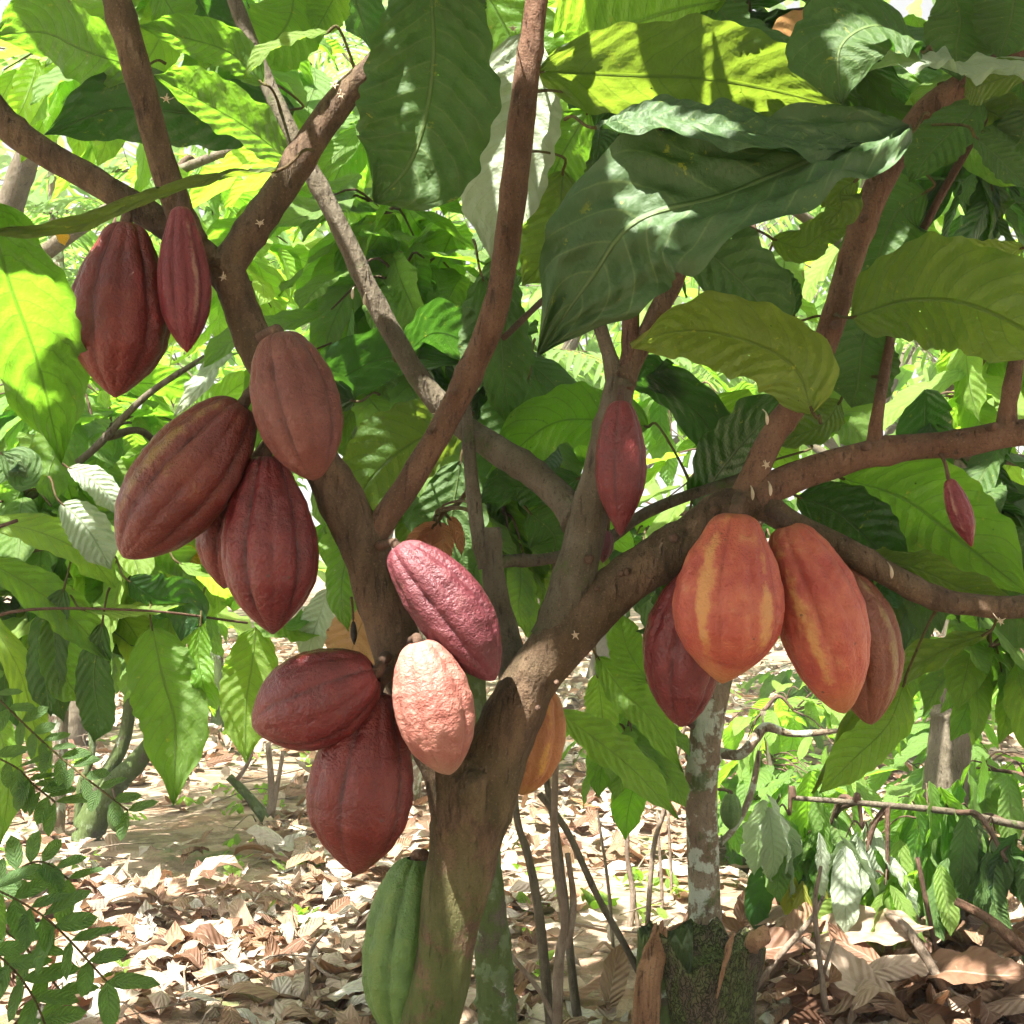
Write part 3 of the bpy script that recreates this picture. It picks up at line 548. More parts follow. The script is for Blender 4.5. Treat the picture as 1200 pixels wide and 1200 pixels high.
# named, large and near
leaf('dark', [(502, -30, 1.50), (508, 50, 1.50), (500, 130, 1.50), (478, 195, 1.50), (438, 238, 1.5)], 160, [V(.4, -1, .3), V(.1, -1, .2)], fold=.15, ruffle=.16, twist=.3, label='large dark green leaf hanging in front of the upper branches', seed=5, quilt=.018, fat=.42, crink=1.8)
leaf('pale', [(612, 40, 1.72), (604, 120, 1.72), (590, 210, 1.72), (578, 312, 1.72)], 118, V(-.25, -1, .55), fold=.12, ruffle=.08, label='pale leaf lit white behind the middle branch', r=.6)
leaf('patchy', [(1062, 158, 1.47), (960, 185, 1.44), (850, 228, 1.42), (745, 260, 1.42), (690, 330, 1.43), (628, 418, 1.44)], 178, [V(.1, -.9, .9), V(.5, -1, .4)], fold=.30, ruffle=.34, label='largest leaf, dark green flecked with yellow, drooping over the middle', seed=12, quilt=.022, fat=.5, crink=2.6)
leaf('patchy', [(700, 150, 1.45), (760, 140, 1.43), (840, 150, 1.42), (930, 165, 1.43), (1010, 172, 1.45)], 72, V(.1, -.8, 1), fold=.1, ruffle=.10, seed=2, quilt=.016, r=0, crink=2)
leaf('dark', [(782, 262, 1.53), (835, 300, 1.52), (885, 350, 1.53), (925, 415, 1.54)], 105, V(.5, -1, .3), fold=.3, r=.1)
leaf('under', [(632, 84, 1.66), (720, 88, 1.68), (820, 92, 1.7), (900, 105, 1.72), (990, 128, 1.74)], 96, U_, fold=.25, ruffle=.08, label='yellow-green leaf seen from below, glowing in the sun', r=.2)
leaf('young', [(650, 62, 1.8), (720, 35, 1.8), (790, 12, 1.82), (850, 0, 1.84)], 130, V(0, .8, .9), fold=.15, label='bright translucent leaf at the top centre', r=.5)
leaf('young', [(560, -25, 1.8), (600, 50, 1.8), (615, 110, 1.8), (600, 190, 1.8)], 120, V(0, .8, .9), fold=.15, r=.4)
leaf('holed', [(952, 482, 1.50), (930, 430, 1.49), (870, 398, 1.49), (800, 388, 1.5), (738, 402, 1.5)], 82, V(0, .75, .9), fold=.25, droop=.08, label='olive leaf with small holes curving above the orange pods', r=.3)
leaf('under', [(998, 372, 1.58), (1070, 352, 1.56), (1150, 362, 1.54), (1260, 420, 1.52)], 118, V(0, .85, .8), fold=.2, label='broad olive leaf seen from below at the right edge', r=.2)
leaf('dark', [(1075, 60, 1.5), (1030, 30, 1.46), (985, 55, 1.44), (985, 122, 1.43)], 120, [V(-.2, -1, .7), V(-.5, -1, .2)], fold=.25, ruffle=.2, r=.6, label='dull green leaf folded over at the top right', fat=.42)
leaf('pale', [(1215, 72, 1.48), (1140, 88, 1.46), (1080, 74, 1.45), (1005, 84, 1.45)], 62, V(0, -.55, 1), fold=.2, ruffle=.2, label='leaf edge lit pale at the top right', r=.5)
leaf('under', [(1210, 80, 1.49), (1150, 100, 1.5), (1130, 112, 1.5)], 40, U_)
leaf('mid', [(-15, 235, 1.32), (10, 330, 1.46), (45, 430, 1.60), (72, 545, 1.74)], 128, V(-.1, .6, 1), fold=.12, ruffle=.1, label='large yellow-green leaf lit through at the left edge', r=.2)
leaf('under', [(325, 200, 1.42), (250, 212, 1.4), (160, 240, 1.38), (80, 268, 1.37), (-30, 275, 1.36)], 26, [V(0, -.5, 1), V(0, -1, .3)], fold=.5, ruffle=.1, label='long narrow leaf seen edge-on across the left branches', r=.6)
leaf('dark', [(345, 128, 1.9), (250, 135, 1.9), (140, 128, 1.9), (52, 158, 1.9)], 76, V(0, .8, .7), label='dark leaf behind the upright left branch', r=.3)
leaf('mid', [(340, 190, 1.78), (290, 150, 1.78), (230, 115, 1.78), (180, 88, 1.78)], 50, V(.2, .6, .9), fold=.3, r=.7)
leaf('mid', [(160, 78, 1.85), (100, 60, 1.85), (50, 38, 1.86), (-10, 42, 1.88)], 70, U_, r=.5)
leaf('mid', [(308, 98, 1.7), (270, 62, 1.7), (220, 45, 1.7), (162, 30, 1.71)], 44, U_, fold=.3, r=.3)
leaf('young', [(384, 38, 1.62), (350, 45, 1.62), (310, 62, 1.62), (286, 92, 1.62)], 26, V(0, -.7, 1), r=.9)
leaf('mid', [(345, -20, 1.9), (340, 20, 1.9), (320, 50, 1.9), (290, 70, 1.9)], 80, U_, r=.1)
leaf('under', [(545, 492, 1.86), (490, 515, 1.86), (440, 555, 1.86), (395, 625, 1.87)], 98, V(.2, .9, .6), label='olive leaf lit through behind the middle branch', r=.4)
leaf('dark', [(565, 325, 1.84), (585, 380, 1.84), (590, 440, 1.84), (600, 505, 1.85)], 66, V(.6, -1, .1), r=.0)
leaf('dark', [(590, 300, 1.86), (575, 380, 1.86), (560, 460, 1.86)], 70, V(-.4, -1, .2), r=.1)
leaf('mid', [(760, 500, 1.85), (700, 492, 1.85), (640, 500, 1.85), (570, 560, 1.86)], 70, U_, r=.1)
leaf('dark', [(470, 420, 1.9), (510, 390, 1.92), (560, 410, 1.92), (590, 450, 1.92)], 60, V(0, .6, 1), r=.3)
leaf('dark', [(415, 470, 1.95), (380, 460, 1.95), (450, 420, 1.95), (540, 425, 1.95)], 60, U_, r=.2)
leaf('under', [(660, 200, 1.72), (655, 250, 1.72), (640, 300, 1.72), (612, 335, 1.73)], 70, V(-.3, .8, .6), r=.8)
leaf('mid', [(690, 130, 1.74), (665, 170, 1.74), (650, 200, 1.74), (640, 235, 1.74)], 70, U_, r=.8)
leaf('dark', [(1085, 225, 1.7), (1050, 250, 1.72), (1030, 300, 1.72), (1020, 350, 1.72)], 92, V(-.4, -1, .3), r=.3)
leaf('dark', [(1018, 372, 1.72), (1010, 410, 1.7), (1005, 450, 1.7), (998, 478, 1.7)], 92, V(.2, -1, .3), r=.2)
leaf('dark', [(1150, 120, 1.6), (1120, 150, 1.6), (1090, 180, 1.6), (1065, 215, 1.6)], 60, V(-.6, -1, .3), quilt=.02, r=.4)
leaf('dark', [(1142, 160, 1.55), (1165, 180, 1.55), (1185, 200, 1.55), (1215, 222, 1.55)], 48, V(0, -1, .5), r=.9)
leaf('under', [(1155, 743, 1.68), (1095, 768, 1.74), (1030, 815, 1.76), (952, 930, 1.76)], 50, V(-.2, .9, .5), fold=.25, label='olive leaf slanting down right of the pods', r=.3)
leaf('young', [(1060, 800, 1.72), (1040, 850, 1.72), (1000, 890, 1.72), (960, 930, 1.73)], 60, V(.3, .9, .5), r=.3)
leaf('dark', [(815, 595, 1.8), (850, 545, 1.8), (890, 500, 1.8), (930, 470, 1.82)], 66, V(-.2, .6, 1), r=.5)
leaf('mid', [(985, 560, 1.75), (1060, 585, 1.75), (1120, 630, 1.75), (1210, 700, 1.77)], 105, V(.1, .8, .8), label='broad green leaf below the right branch', r=.5)
leaf('dark', [(935, 582, 1.72), (980, 600, 1.72), (1020, 635, 1.72), (1065, 680, 1.72)], 70, U_, r=.6)
leaf('dark', [(1060, 610, 1.8), (1110, 640, 1.82), (1160, 650, 1.84), (1220, 640, 1.86)], 80, U_, r=.1)
leaf('under', [(1010, 655, 1.7), (1070, 665, 1.7), (1130, 690, 1.7), (1190, 705, 1.72)], 34, V(0, .5, 1), r=.8)
leaf('mid', [(700, 770, 1.95), (730, 810, 1.95), (760, 840, 1.95), (800, 905, 1.96)], 46, V(.3, -.9, .4), r=.4)
leaf('mid', [(655, 835, 1.9), (700, 868, 1.9), (745, 905, 1.9), (795, 960, 1.9)], 44, V(.3, -.7, .8), r=.7)
leaf('young', [(700, 790, 2.1), (705, 830, 2.1), (708, 880, 2.1)], 40, V(.1, .9, .3), r=.4)
leaf('dark', [(830, 720, 1.85), (790, 745, 1.85), (745, 740, 1.86)], 40, U_, r=.4)
leaf('mid', [(760, 800, 1.9), (735, 760, 1.9), (725, 715, 1.9)], 46, V(0, -1, .3), r=.9)
leaf('dark', [(680, 560, 1.85), (640, 575, 1.85), (600, 570, 1.85), (560, 590, 1.86)], 50, U_, r=.4)
leaf('dark', [(620, 600, 1.88), (650, 630, 1.88), (640, 670, 1.88)], 70, V(0, -1, .2), r=.3)
leaf('dark', [(540, 540, 1.95), (530, 600, 1.95), (520, 660, 1.95), (530, 740, 1.95)], 90, V(0, -1, .2), r=.1)
leaf('dark', [(620, 440, 2.0), (600, 520, 2.0), (580, 600, 2.0)], 95, V(0, -1, .2), r=.05)
leaf('under', [(700, 640, 1.9), (680, 680, 1.9), (650, 720, 1.9)], 80, U_, r=.05)
leaf('young', [(830, 470, 1.9), (880, 500, 1.9), (940, 560, 1.9)], 60, U_, r=.2)
leaf('dark', [(800, 460, 1.86), (760, 440, 1.86), (830, 500, 1.86), (880, 620, 1.88)], 60, V(0, .6, 1), r=.4)
leaf('mid', [(950, 520, 1.85), (960, 470, 1.85), (1000, 500, 1.85), (1030, 560, 1.85)], 60, V(0, -.6, 1), r=.3)
leaf('young', [(430, 870, 1.7), (412, 800, 1.7)], 5, U_, pet=False)
leaf('mid', [(420, 620, 1.9), (405, 660, 1.9), (400, 700, 1.9), (408, 740, 1.9)], 44, V(.2, .8, .4), r=.3)
leaf('tan', [(445, 690, 1.95), (425, 730, 1.95), (410, 770, 1.95), (402, 800, 1.95)], 70, V(.1, .9, .4), label='tan drying leaf behind the left limb', r=.5)
leaf('tan', [(995, 60, 1.85), (965, 45, 1.86), (930, 50, 1.86), (905, 75, 1.86)], 55, U_, r=.3, label='tan drying leaf near the top right')
# top right and top edge
for mt, mid, W, n, r in [
 ('dark', [(850, 60, 1.75), (880, 40, 1.75), (915, 62, 1.75), (940, 80, 1.75)], 46, V(0, -.7, 1), .5),
 ('under', [(890, 90, 1.78), (920, 105, 1.78), (950, 120, 1.78), (975, 150, 1.78)], 60, U_, .4),
 ('dark', [(955, -20, 1.66), (960, 30, 1.66), (975, 70, 1.66), (978, 110, 1.66)], 50, V(.7, -1, 0), .1),
 ('dark', [(1110, -25, 1.62), (1125, 20, 1.62), (1120, 60, 1.62), (1125, 95, 1.62)], 90, V(.2, -1, .2), .1),
 ('dark', [(1190, -30, 1.6), (1185, 20, 1.6), (1170, 70, 1.6)], 90, V(-.2, -1, .3), .05),
 ('dark', [(1205, 130, 1.64), (1190, 170, 1.64), (1150, 150, 1.64)], 70, V(0, -1, .4), .5),
 ('under', [(1005, 210, 1.6), (985, 225, 1.6), (985, 245, 1.6), (962, 265, 1.6)], 50, V(.3, .8, .5), .6),
 ('under', [(905, 280, 1.68), (940, 290, 1.68), (970, 270, 1.68), (1005, 268, 1.68)], 40, V(0, .8, .6), .4),
 ('holed', [(1200, 290, 1.75), (1165, 300, 1.75), (1125, 300, 1.75), (1098, 310, 1.75)], 30, U_, .6),
 ('dark', [(1215, 45, 1.66), (1195, 120, 1.66), (1210, 200, 1.66)], 60, V(-.3, -1, .2), .2),
 ('under', [(1110, 108, 1.66), (1160, 130, 1.65), (1215, 160, 1.64)], 50, V(0, .8, .6), .4),
 ('mid', [(740, -20, 1.9), (800, 20, 1.9), (840, 30, 1.9)], 50, U_, .3),
 ('dark', [(820, -15, 1.85), (850, 20, 1.85), (870, 50, 1.85)], 56, V(-.3, -1, .4), .7),
 ('dark', [(540, -20, 1.58), (552, 0, 1.58), (562, 22, 1.58)], 34, V(.3, -1, .4), .3),
 ('young', [(400, -20, 1.9), (385, 10, 1.9), (368, 40, 1.9)], 46, U_, .6),
 ('mid', [(180, -20, 1.95), (200, 10, 1.95), (215, 40, 1.95)], 60, U_, .4),
 ('dark', [(930, 370, 1.66), (915, 340, 1.66), (900, 310, 1.66)], 40, V(.2, .7, .4), .6),
 ('under', [(985, 470, 1.75), (960, 500, 1.75), (900, 520, 1.75)], 44, U_, .6)]:
    leaf(mt, mid, W, n, r=r)
# young flush leaves hanging in a bunch
for mid, W in [([(512, 612), (505, 622), (485, 640), (478, 660)], 30), ([(515, 612), (520, 630), (518, 650), (522, 668)], 26), ([(525, 606), (532, 615), (538, 632), (541, 652)], 16), ([(508, 615), (498, 640), (492, 660)], 26)]:
    leaf('flush', mid, W, V(.2, -1, .2), d=1.78, fold=.4, pet=True, ruffle=.04, quilt=.004, label='pinkish-orange young leaf hanging limp above the purple pod', r=rng.random())
link('twig', mesh('twig', *tube(px([(548, 575, 3, 1.74), (535, 592, 3, 1.77), (522, 598, 3.5, 1.78), (512, 612, 2.5, 1.78)]), 8, 14, .1), M['petiole']), tree)
for q in [[(590, 396, 4, 1.76), (615, 372, 4, 1.8), (642, 348, 4, 1.84), (680, 330, 3.5, 1.9)],
          [(1078, 275, 5, 1.72), (1105, 225, 5, 1.7), (1130, 180, 5.5, 1.68), (1152, 140, 6, 1.66), (1162, 110, 6, 1.66)],
          [(680, 700, 4, 1.8), (655, 650, 4.5, 1.82), (650, 720, 4, 1.85), (640, 770, 4, 1.86)]]:
    link('twig', mesh('twig', *tube(px(q), 8, None, .12, 40), M['twig']), tree)
# its crown above the picture, added to shade pods and limbs; gaps cut for sun flecks
cb = Bag()
for gx in np.arange(-2.3, 1.5, .115):
    for gy in np.arange(-1.5, 2.45, .125):
        for lay in (0, 1, 2):
            z = 2.28+.26*lay+rng.normal(0, .06); p = V(gx, gy, z)+rng.normal(0, .05, 3)*V(1, 1, 0)
            if rng.random() < (.02, .10, .35)[lay]: continue
            a = rng.random()*6.283; al = V(math.cos(a), math.sin(a), -rng.uniform(.1, .7)); sz = rng.uniform(.19, .30)
            if any(sunlit(p+nrm(al)*sz*f, .024) for f in (.1, .3, .5, .7, .9)): continue
            cb.add(TM[rng.integers(14)], p, al, V(0, 0, 1)+rng.normal(0, .25, 3), sz)
for p in SHADE_PTS:       # extra unseen leaves added to block the sun from limbs and pods
    for j in range(2):
        q = np.array(p)+rng.normal(0, .03, 3); t = (rng.uniform(2.2, 2.9)-q[2])/SUN[2]; c = q+SUN*t; a = rng.random()*6.283; al = nrm(V(math.cos(a), math.sin(a), -rng.uniform(.1, .6))); sz = rng.uniform(.18, .26)
        if any(sunlit(c+al*sz*f, .022) for f in (-.5, -.3, 0, .3, .5)): continue
        cb.add(TM[rng.integers(14)], c-al*sz*.5, al, V(0, 0, 1)+rng.normal(0, .2, 3), sz)
for i in range(620):  # unseen leaf curtain added behind the camera to cut light from there
    p = V(rng.uniform(-.75, 2.2), rng.uniform(-1.9, -1.0), rng.uniform(.95, 2.5)); al = V(rng.normal(0, .5), rng.normal(0, .5), -1)
    if not sunlit(p, .1): cb.add(TM[rng.integers(14)], p, al, V(0, -.6, 1)+rng.normal(0, .6, 3), rng.uniform(.2, .3))
tag(cb.obj('crown', M['dark'], tree), kind='stuff')  # one mesh: crown leaves above plus the curtain, added to shape the light
up = []
for a, c in [((636, -50, 13), (560, -420, 9)), ((540, -90, 12), (420, -500, 8)), ((118, -70, 15), (60, -480, 9)), ((-70, 10, 11), (-260, -400, 7)), ((1300, -20, 10), (1500, -450, 7)), ((250, -90, 8), (180, -450, 6))]:
    link('branch', mesh('branch', *tube(px([a, ((a[0]+c[0])/2+20, (a[1]+c[1])/2, (a[2]+c[2])/2, 1.55), (*c, 1.4)]), 10, None, .06), M['bark']), tree)

# ------------------------------------------------------------ neighbouring cacao trees
def neighbour(label, base, stems, regions, bark_m='bark_grey', size=(.17, .29), name='cacao_tree', cat='tree', group=None, seedtw=.0035, droopk=.7, tpl=TH, trunk_r=None):
    """stems: lists of (x,y,r,depth) read off the photo, the first of them the trunk; regions: leafy volumes (x,y,depth,rx,ry,rd,clusters,leaf material)"""
    t = thing(name, base, label, cat, group); tips = []
    for i, s in enumerate(stems):
        q = px(s) if len(s[0]) == 4 else s
        link('trunk' if i == 0 else 'branch', mesh('trunk', *tube(q, 12, None, .08, 20, i*3, .1 if i else 0, nodes=2), M[bark_m]), t); tips += spline(np.array(q), 16)[6:, :3].tolist()
    tips = np.array(tips); tw = []; bags = {}
    for (x, y, d, rx, ry, rd, n, mt) in regions:
        c = P(x, y, d); R = V(rx/F*d, rd, ry/F*d)
        j = np.linalg.norm(tips-c, axis=1).argmin(); hub = tips[j]
        limb = [[*hub, .009], [*((hub+c)/2+V(0, 0, .05)), .007], [*c, .005]]; tw.append(tube(limb, 6, 14, .1))
        lp = spline(np.array(limb), 12)[:, :3]
        for i in range(n):
            v = rng.normal(0, 1, 3); v = v/np.linalg.norm(v)*rng.random()**.4; tip = c+v*R
            k = np.linalg.norm(lp-tip, axis=1).argmin(); st = lp[k]; dr = tip-st
            if np.linalg.norm(dr) > .03: tw.append(tube([[*st, seedtw], [*((st+tip)/2+V(0, 0, .03)), seedtw*.7], [*tip, seedtw*.45]], 5, 7, 0, cap=False))
            cluster(bags.setdefault(mt, Bag()), None, tip, dr+V(0, 0, -.02)+rng.normal(0, .02, 3), int(rng.integers(4, 8)), rng.uniform(*size), tpl, droopk)
    if tw: link('branch', mesh('twigs', *join(tw), M['twig']), t)
    for mt, bg in bags.items(): bg.obj('crown', M[mt], t)
    return t
def gb(x, y): return V(x, y, gh(x, y)-.02)
def gpx(x, d):  # foot of a stem on the ground below picture column x
    X = (x-600)/F*d; return 600+(CAMZ-gh(X, d))*F/d
neighbour('small green-stemmed tree leaning in three stems out of the sunny leaf litter, left', P(100, gpx(100, 5.35), 5.35),
  [[(100, gpx(100, 5.35)+6, 17, 5.35), (130, 925, 14, 5.3), (160, 893, 12, 5.3), (190, 850, 9, 5.3), (215, 780, 8, 5.3)], [(98, 970, 12, 5.35), (118, 920, 9, 5.35), (145, 868, 8, 5.35), (155, 800, 7, 5.3), (170, 700, 6, 5.2)], [(92, 965, 6, 5.4), (95, 920, 5, 5.4), (108, 880, 4, 5.4), (100, 800, 4, 5.4)]],
  [(150, 740, 5.0, 90, 60, .4, 10, 'mid'), (215, 690, 4.8, 100, 70, .4, 10, 'young'), (90, 700, 5, 80, 60, .4, 8, 'dark')], 'bark_mossy')
neighbour('near tree at the left edge with glossy leaves pushed in front of the litter', gb(-1.75, 2.9),
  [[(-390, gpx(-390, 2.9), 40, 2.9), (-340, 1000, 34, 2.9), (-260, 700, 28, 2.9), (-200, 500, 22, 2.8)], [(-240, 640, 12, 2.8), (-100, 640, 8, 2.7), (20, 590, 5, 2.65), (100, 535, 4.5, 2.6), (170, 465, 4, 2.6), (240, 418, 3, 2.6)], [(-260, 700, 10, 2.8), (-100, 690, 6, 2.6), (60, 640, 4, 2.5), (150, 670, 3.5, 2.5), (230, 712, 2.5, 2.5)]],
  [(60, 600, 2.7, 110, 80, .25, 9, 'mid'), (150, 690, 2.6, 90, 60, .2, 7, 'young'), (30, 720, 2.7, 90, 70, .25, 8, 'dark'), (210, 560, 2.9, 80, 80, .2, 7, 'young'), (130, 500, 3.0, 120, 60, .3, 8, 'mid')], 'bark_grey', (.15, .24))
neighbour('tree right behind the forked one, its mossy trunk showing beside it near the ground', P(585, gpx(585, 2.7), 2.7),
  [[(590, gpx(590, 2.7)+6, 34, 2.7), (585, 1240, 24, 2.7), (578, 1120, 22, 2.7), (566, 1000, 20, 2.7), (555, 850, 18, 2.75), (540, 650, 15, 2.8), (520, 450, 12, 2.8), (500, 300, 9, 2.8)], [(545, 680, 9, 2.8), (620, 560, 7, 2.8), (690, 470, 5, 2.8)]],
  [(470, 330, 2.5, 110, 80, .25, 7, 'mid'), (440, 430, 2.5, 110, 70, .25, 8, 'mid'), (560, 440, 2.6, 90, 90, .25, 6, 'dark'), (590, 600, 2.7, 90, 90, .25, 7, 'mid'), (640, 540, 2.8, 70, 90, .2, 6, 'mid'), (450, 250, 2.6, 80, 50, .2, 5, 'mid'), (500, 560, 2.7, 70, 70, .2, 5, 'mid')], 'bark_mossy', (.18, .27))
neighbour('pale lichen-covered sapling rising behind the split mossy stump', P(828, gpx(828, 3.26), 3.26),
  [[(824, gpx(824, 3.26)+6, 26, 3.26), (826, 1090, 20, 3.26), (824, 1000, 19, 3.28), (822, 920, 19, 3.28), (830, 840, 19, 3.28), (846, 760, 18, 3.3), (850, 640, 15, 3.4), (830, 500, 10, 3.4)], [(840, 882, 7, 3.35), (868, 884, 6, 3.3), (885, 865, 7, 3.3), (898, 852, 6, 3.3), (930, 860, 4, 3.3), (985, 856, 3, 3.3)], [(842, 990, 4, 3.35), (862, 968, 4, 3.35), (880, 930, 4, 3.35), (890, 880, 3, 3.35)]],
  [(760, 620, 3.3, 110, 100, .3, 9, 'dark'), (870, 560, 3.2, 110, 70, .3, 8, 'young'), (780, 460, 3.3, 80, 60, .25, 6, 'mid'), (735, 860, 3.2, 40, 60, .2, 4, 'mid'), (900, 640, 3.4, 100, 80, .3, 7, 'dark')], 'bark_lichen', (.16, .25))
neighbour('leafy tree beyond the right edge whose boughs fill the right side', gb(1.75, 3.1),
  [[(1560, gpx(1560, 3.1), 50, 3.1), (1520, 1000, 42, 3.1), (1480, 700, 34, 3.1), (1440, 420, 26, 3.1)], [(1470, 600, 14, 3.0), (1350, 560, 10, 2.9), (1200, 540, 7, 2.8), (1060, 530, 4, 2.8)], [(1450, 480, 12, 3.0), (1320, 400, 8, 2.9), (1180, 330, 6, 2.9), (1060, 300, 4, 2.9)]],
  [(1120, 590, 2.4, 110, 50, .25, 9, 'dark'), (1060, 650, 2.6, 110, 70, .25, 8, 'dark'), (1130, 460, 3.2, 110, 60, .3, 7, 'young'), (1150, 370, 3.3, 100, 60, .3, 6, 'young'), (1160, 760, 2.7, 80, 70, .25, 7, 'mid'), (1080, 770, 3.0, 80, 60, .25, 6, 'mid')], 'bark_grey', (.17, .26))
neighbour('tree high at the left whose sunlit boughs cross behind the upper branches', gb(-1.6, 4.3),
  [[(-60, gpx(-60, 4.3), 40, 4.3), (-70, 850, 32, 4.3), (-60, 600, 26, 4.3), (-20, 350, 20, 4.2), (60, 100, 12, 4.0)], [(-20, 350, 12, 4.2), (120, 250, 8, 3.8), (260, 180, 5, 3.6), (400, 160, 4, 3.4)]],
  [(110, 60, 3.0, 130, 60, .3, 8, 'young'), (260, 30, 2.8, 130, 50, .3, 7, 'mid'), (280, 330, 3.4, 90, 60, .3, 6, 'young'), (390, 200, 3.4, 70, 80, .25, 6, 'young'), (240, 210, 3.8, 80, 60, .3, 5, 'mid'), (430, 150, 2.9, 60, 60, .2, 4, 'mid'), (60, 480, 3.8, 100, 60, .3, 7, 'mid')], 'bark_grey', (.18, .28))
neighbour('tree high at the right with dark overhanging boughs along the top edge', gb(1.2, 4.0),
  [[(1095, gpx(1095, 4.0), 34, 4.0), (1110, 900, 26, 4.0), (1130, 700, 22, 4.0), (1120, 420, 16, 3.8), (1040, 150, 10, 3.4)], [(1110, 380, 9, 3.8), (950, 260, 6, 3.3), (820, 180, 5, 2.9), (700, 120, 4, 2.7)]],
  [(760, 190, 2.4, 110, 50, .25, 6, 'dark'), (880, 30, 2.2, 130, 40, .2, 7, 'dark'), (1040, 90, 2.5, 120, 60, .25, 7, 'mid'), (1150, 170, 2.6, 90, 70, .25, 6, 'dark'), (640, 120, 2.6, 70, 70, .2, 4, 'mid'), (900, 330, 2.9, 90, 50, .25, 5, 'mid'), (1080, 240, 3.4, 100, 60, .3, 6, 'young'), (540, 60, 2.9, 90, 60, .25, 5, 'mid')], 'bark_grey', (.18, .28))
# leaves hanging low at the right
neighbour('low spreading bough of big shiny leaves hanging over the litter at the right', gb(1.75, 3.9),
  [[(1345, gpx(1345, 3.9), 22, 3.9), (1335, 1080, 18, 3.9), (1310, 980, 12, 3.9), (1200, 968, 5, 3.8), (1120, 952, 4, 3.7), (1020, 942, 3.5, 3.6), (930, 935, 3, 3.6)]],
  [(925, 955, 3.6, 30, 20, .12, 1, 'pale'), (1010, 970, 3.6, 40, 20, .12, 2, 'pale'), (970, 975, 3.7, 60, 20, .15, 4, 'mid'), (1040, 1030, 3.6, 50, 25, .15, 3, 'young'), (1005, 1045, 3.62, 22, 12, .08, 1, 'yellow'), (1120, 990, 3.9, 60, 30, .2, 4, 'mid'), (1080, 960, 3.8, 60, 40, .2, 5, 'mid'), (1180, 1010, 3.5, 40, 40, .15, 4, 'dark'), (1150, 900, 4.2, 90, 40, .3, 6, 'mid'), (960, 1010, 3.8, 40, 40, .15, 3, 'dark')], 'bark_grey', (.17, .24), name='cacao_sapling', cat='sapling', droopk=2.2)
for i, (x, d, lb) in enumerate([(900, 4.9, 'bushy sapling behind the lichen-covered stem'), (1120, 5.3, 'bushy sapling in the gap at the right, behind the hanging leaves'), (985, 7.0, 'bushy sapling between the orange pods and the far ground')]):
    gy = gpx(x, d); neighbour(lb, P(x, gy, d), [[(x, gy+5, 8, d), (x+8, gy-90, 6, d), (x-5, gy-190, 4, d)]],
      [(x, gy-120, d, 95, 50, .5, 12, 'mid'), (x+30, gy-190, d, 110, 60, .5, 12, 'young'), (x-30, gy-70, d, 70, 40, .4, 8, 'mid')], 'bark_grey', (.14, .24), name='cacao_sapling', cat='sapling', tpl=TM)
# farther rows of the plantation
ROW = 'cacao trees in the rows behind'
k = 0
far_labels = {}
for (xx, d, s) in [(-2.3, 7.4, 1.), (.1, 8.2, 1.), (1.9, 7.9, 1.), (3.6, 7.2, 1.), (-4.0, 8.0, 1.), (-1.1, 9.4, 1.1), (2.1, 9.4, 1.1), (.6, 10.4, 1.1), (-2.6, 10., 1.1), (4.6, 10.2, 1.1), (-5.2, 10.8, 1.1)]:
    base = gb(xx, d); t = thing('cacao_tree', base, 'cacao tree with pale sunlit leaves in the rows behind', 'tree', ROW)
    top = base+V(rng.normal(0, .2), rng.normal(0, .2), 1.5); link('trunk', mesh('trunk', *tube([[*base, .07], [*(base*.5+top*.5+rng.normal(0, .06, 3)), .055], [*top, .04]], 10, 16, .08), M['bark_grey']), t)
    tw, bg, b2 = [], Bag(), Bag()
    for j in range(7):
        a = j*.9+rng.random(); e = top+V(math.cos(a)*1.1, math.sin(a)*1.1, rng.uniform(.1, 2.2))*s; m = (top+e)/2+V(0, 0, .15); tw.append(tube([[*top, .03], [*m, .02], [*e, .008]], 7, 12, .08)); lp = spline(np.array([[*top, 0], [*m, 0], [*e, 0]]), 10)[:, :3]
        for q in range(8):
            o = lp[rng.integers(3, 10)]; tip = o+rng.normal(0, .42, 3)*s; tip[2] = max(tip[2], 1.0); tw.append(tube([[*o, .006], [*tip, .002]], 4, 3, 0, cap=False))
            cluster(bg if rng.random() < .55 else b2, None, tip, tip-o, int(rng.integers(5, 8)), rng.uniform(.19, .30), TM if d < 8 else TL, .8)
    link('branch', mesh('branches', *join(tw), M['bark_grey']), t); bg.obj('crown', M['mid'], t); b2.obj('crown', M['young'], t)
# far wood
b, tr = Bag(), []
for i in range(8200):
    a = rng.uniform(-.62, .62); d = rng.uniform(12.5, 19); x = math.sin(a)*d*1.0; y = math.cos(a)*d
    h = rng.random()**.85*8.5+.5
    if mn.noise(Vector((x*.8, y*.4, h*.8))) < -.12: continue
    al = rng.normal(0, 1, 3)*V(1, 1, .3)+V(0, 0, -.6); b.add(TL[rng.integers(10)], V(x, y, h), al, V(0, 0, 1)+rng.normal(0, .5, 3), rng.uniform(.28, .55))
tag(b.obj('far_wood', M['young']), 'pale mass of sunlit foliage closing the view far behind', 'woodland', kind='stuff')

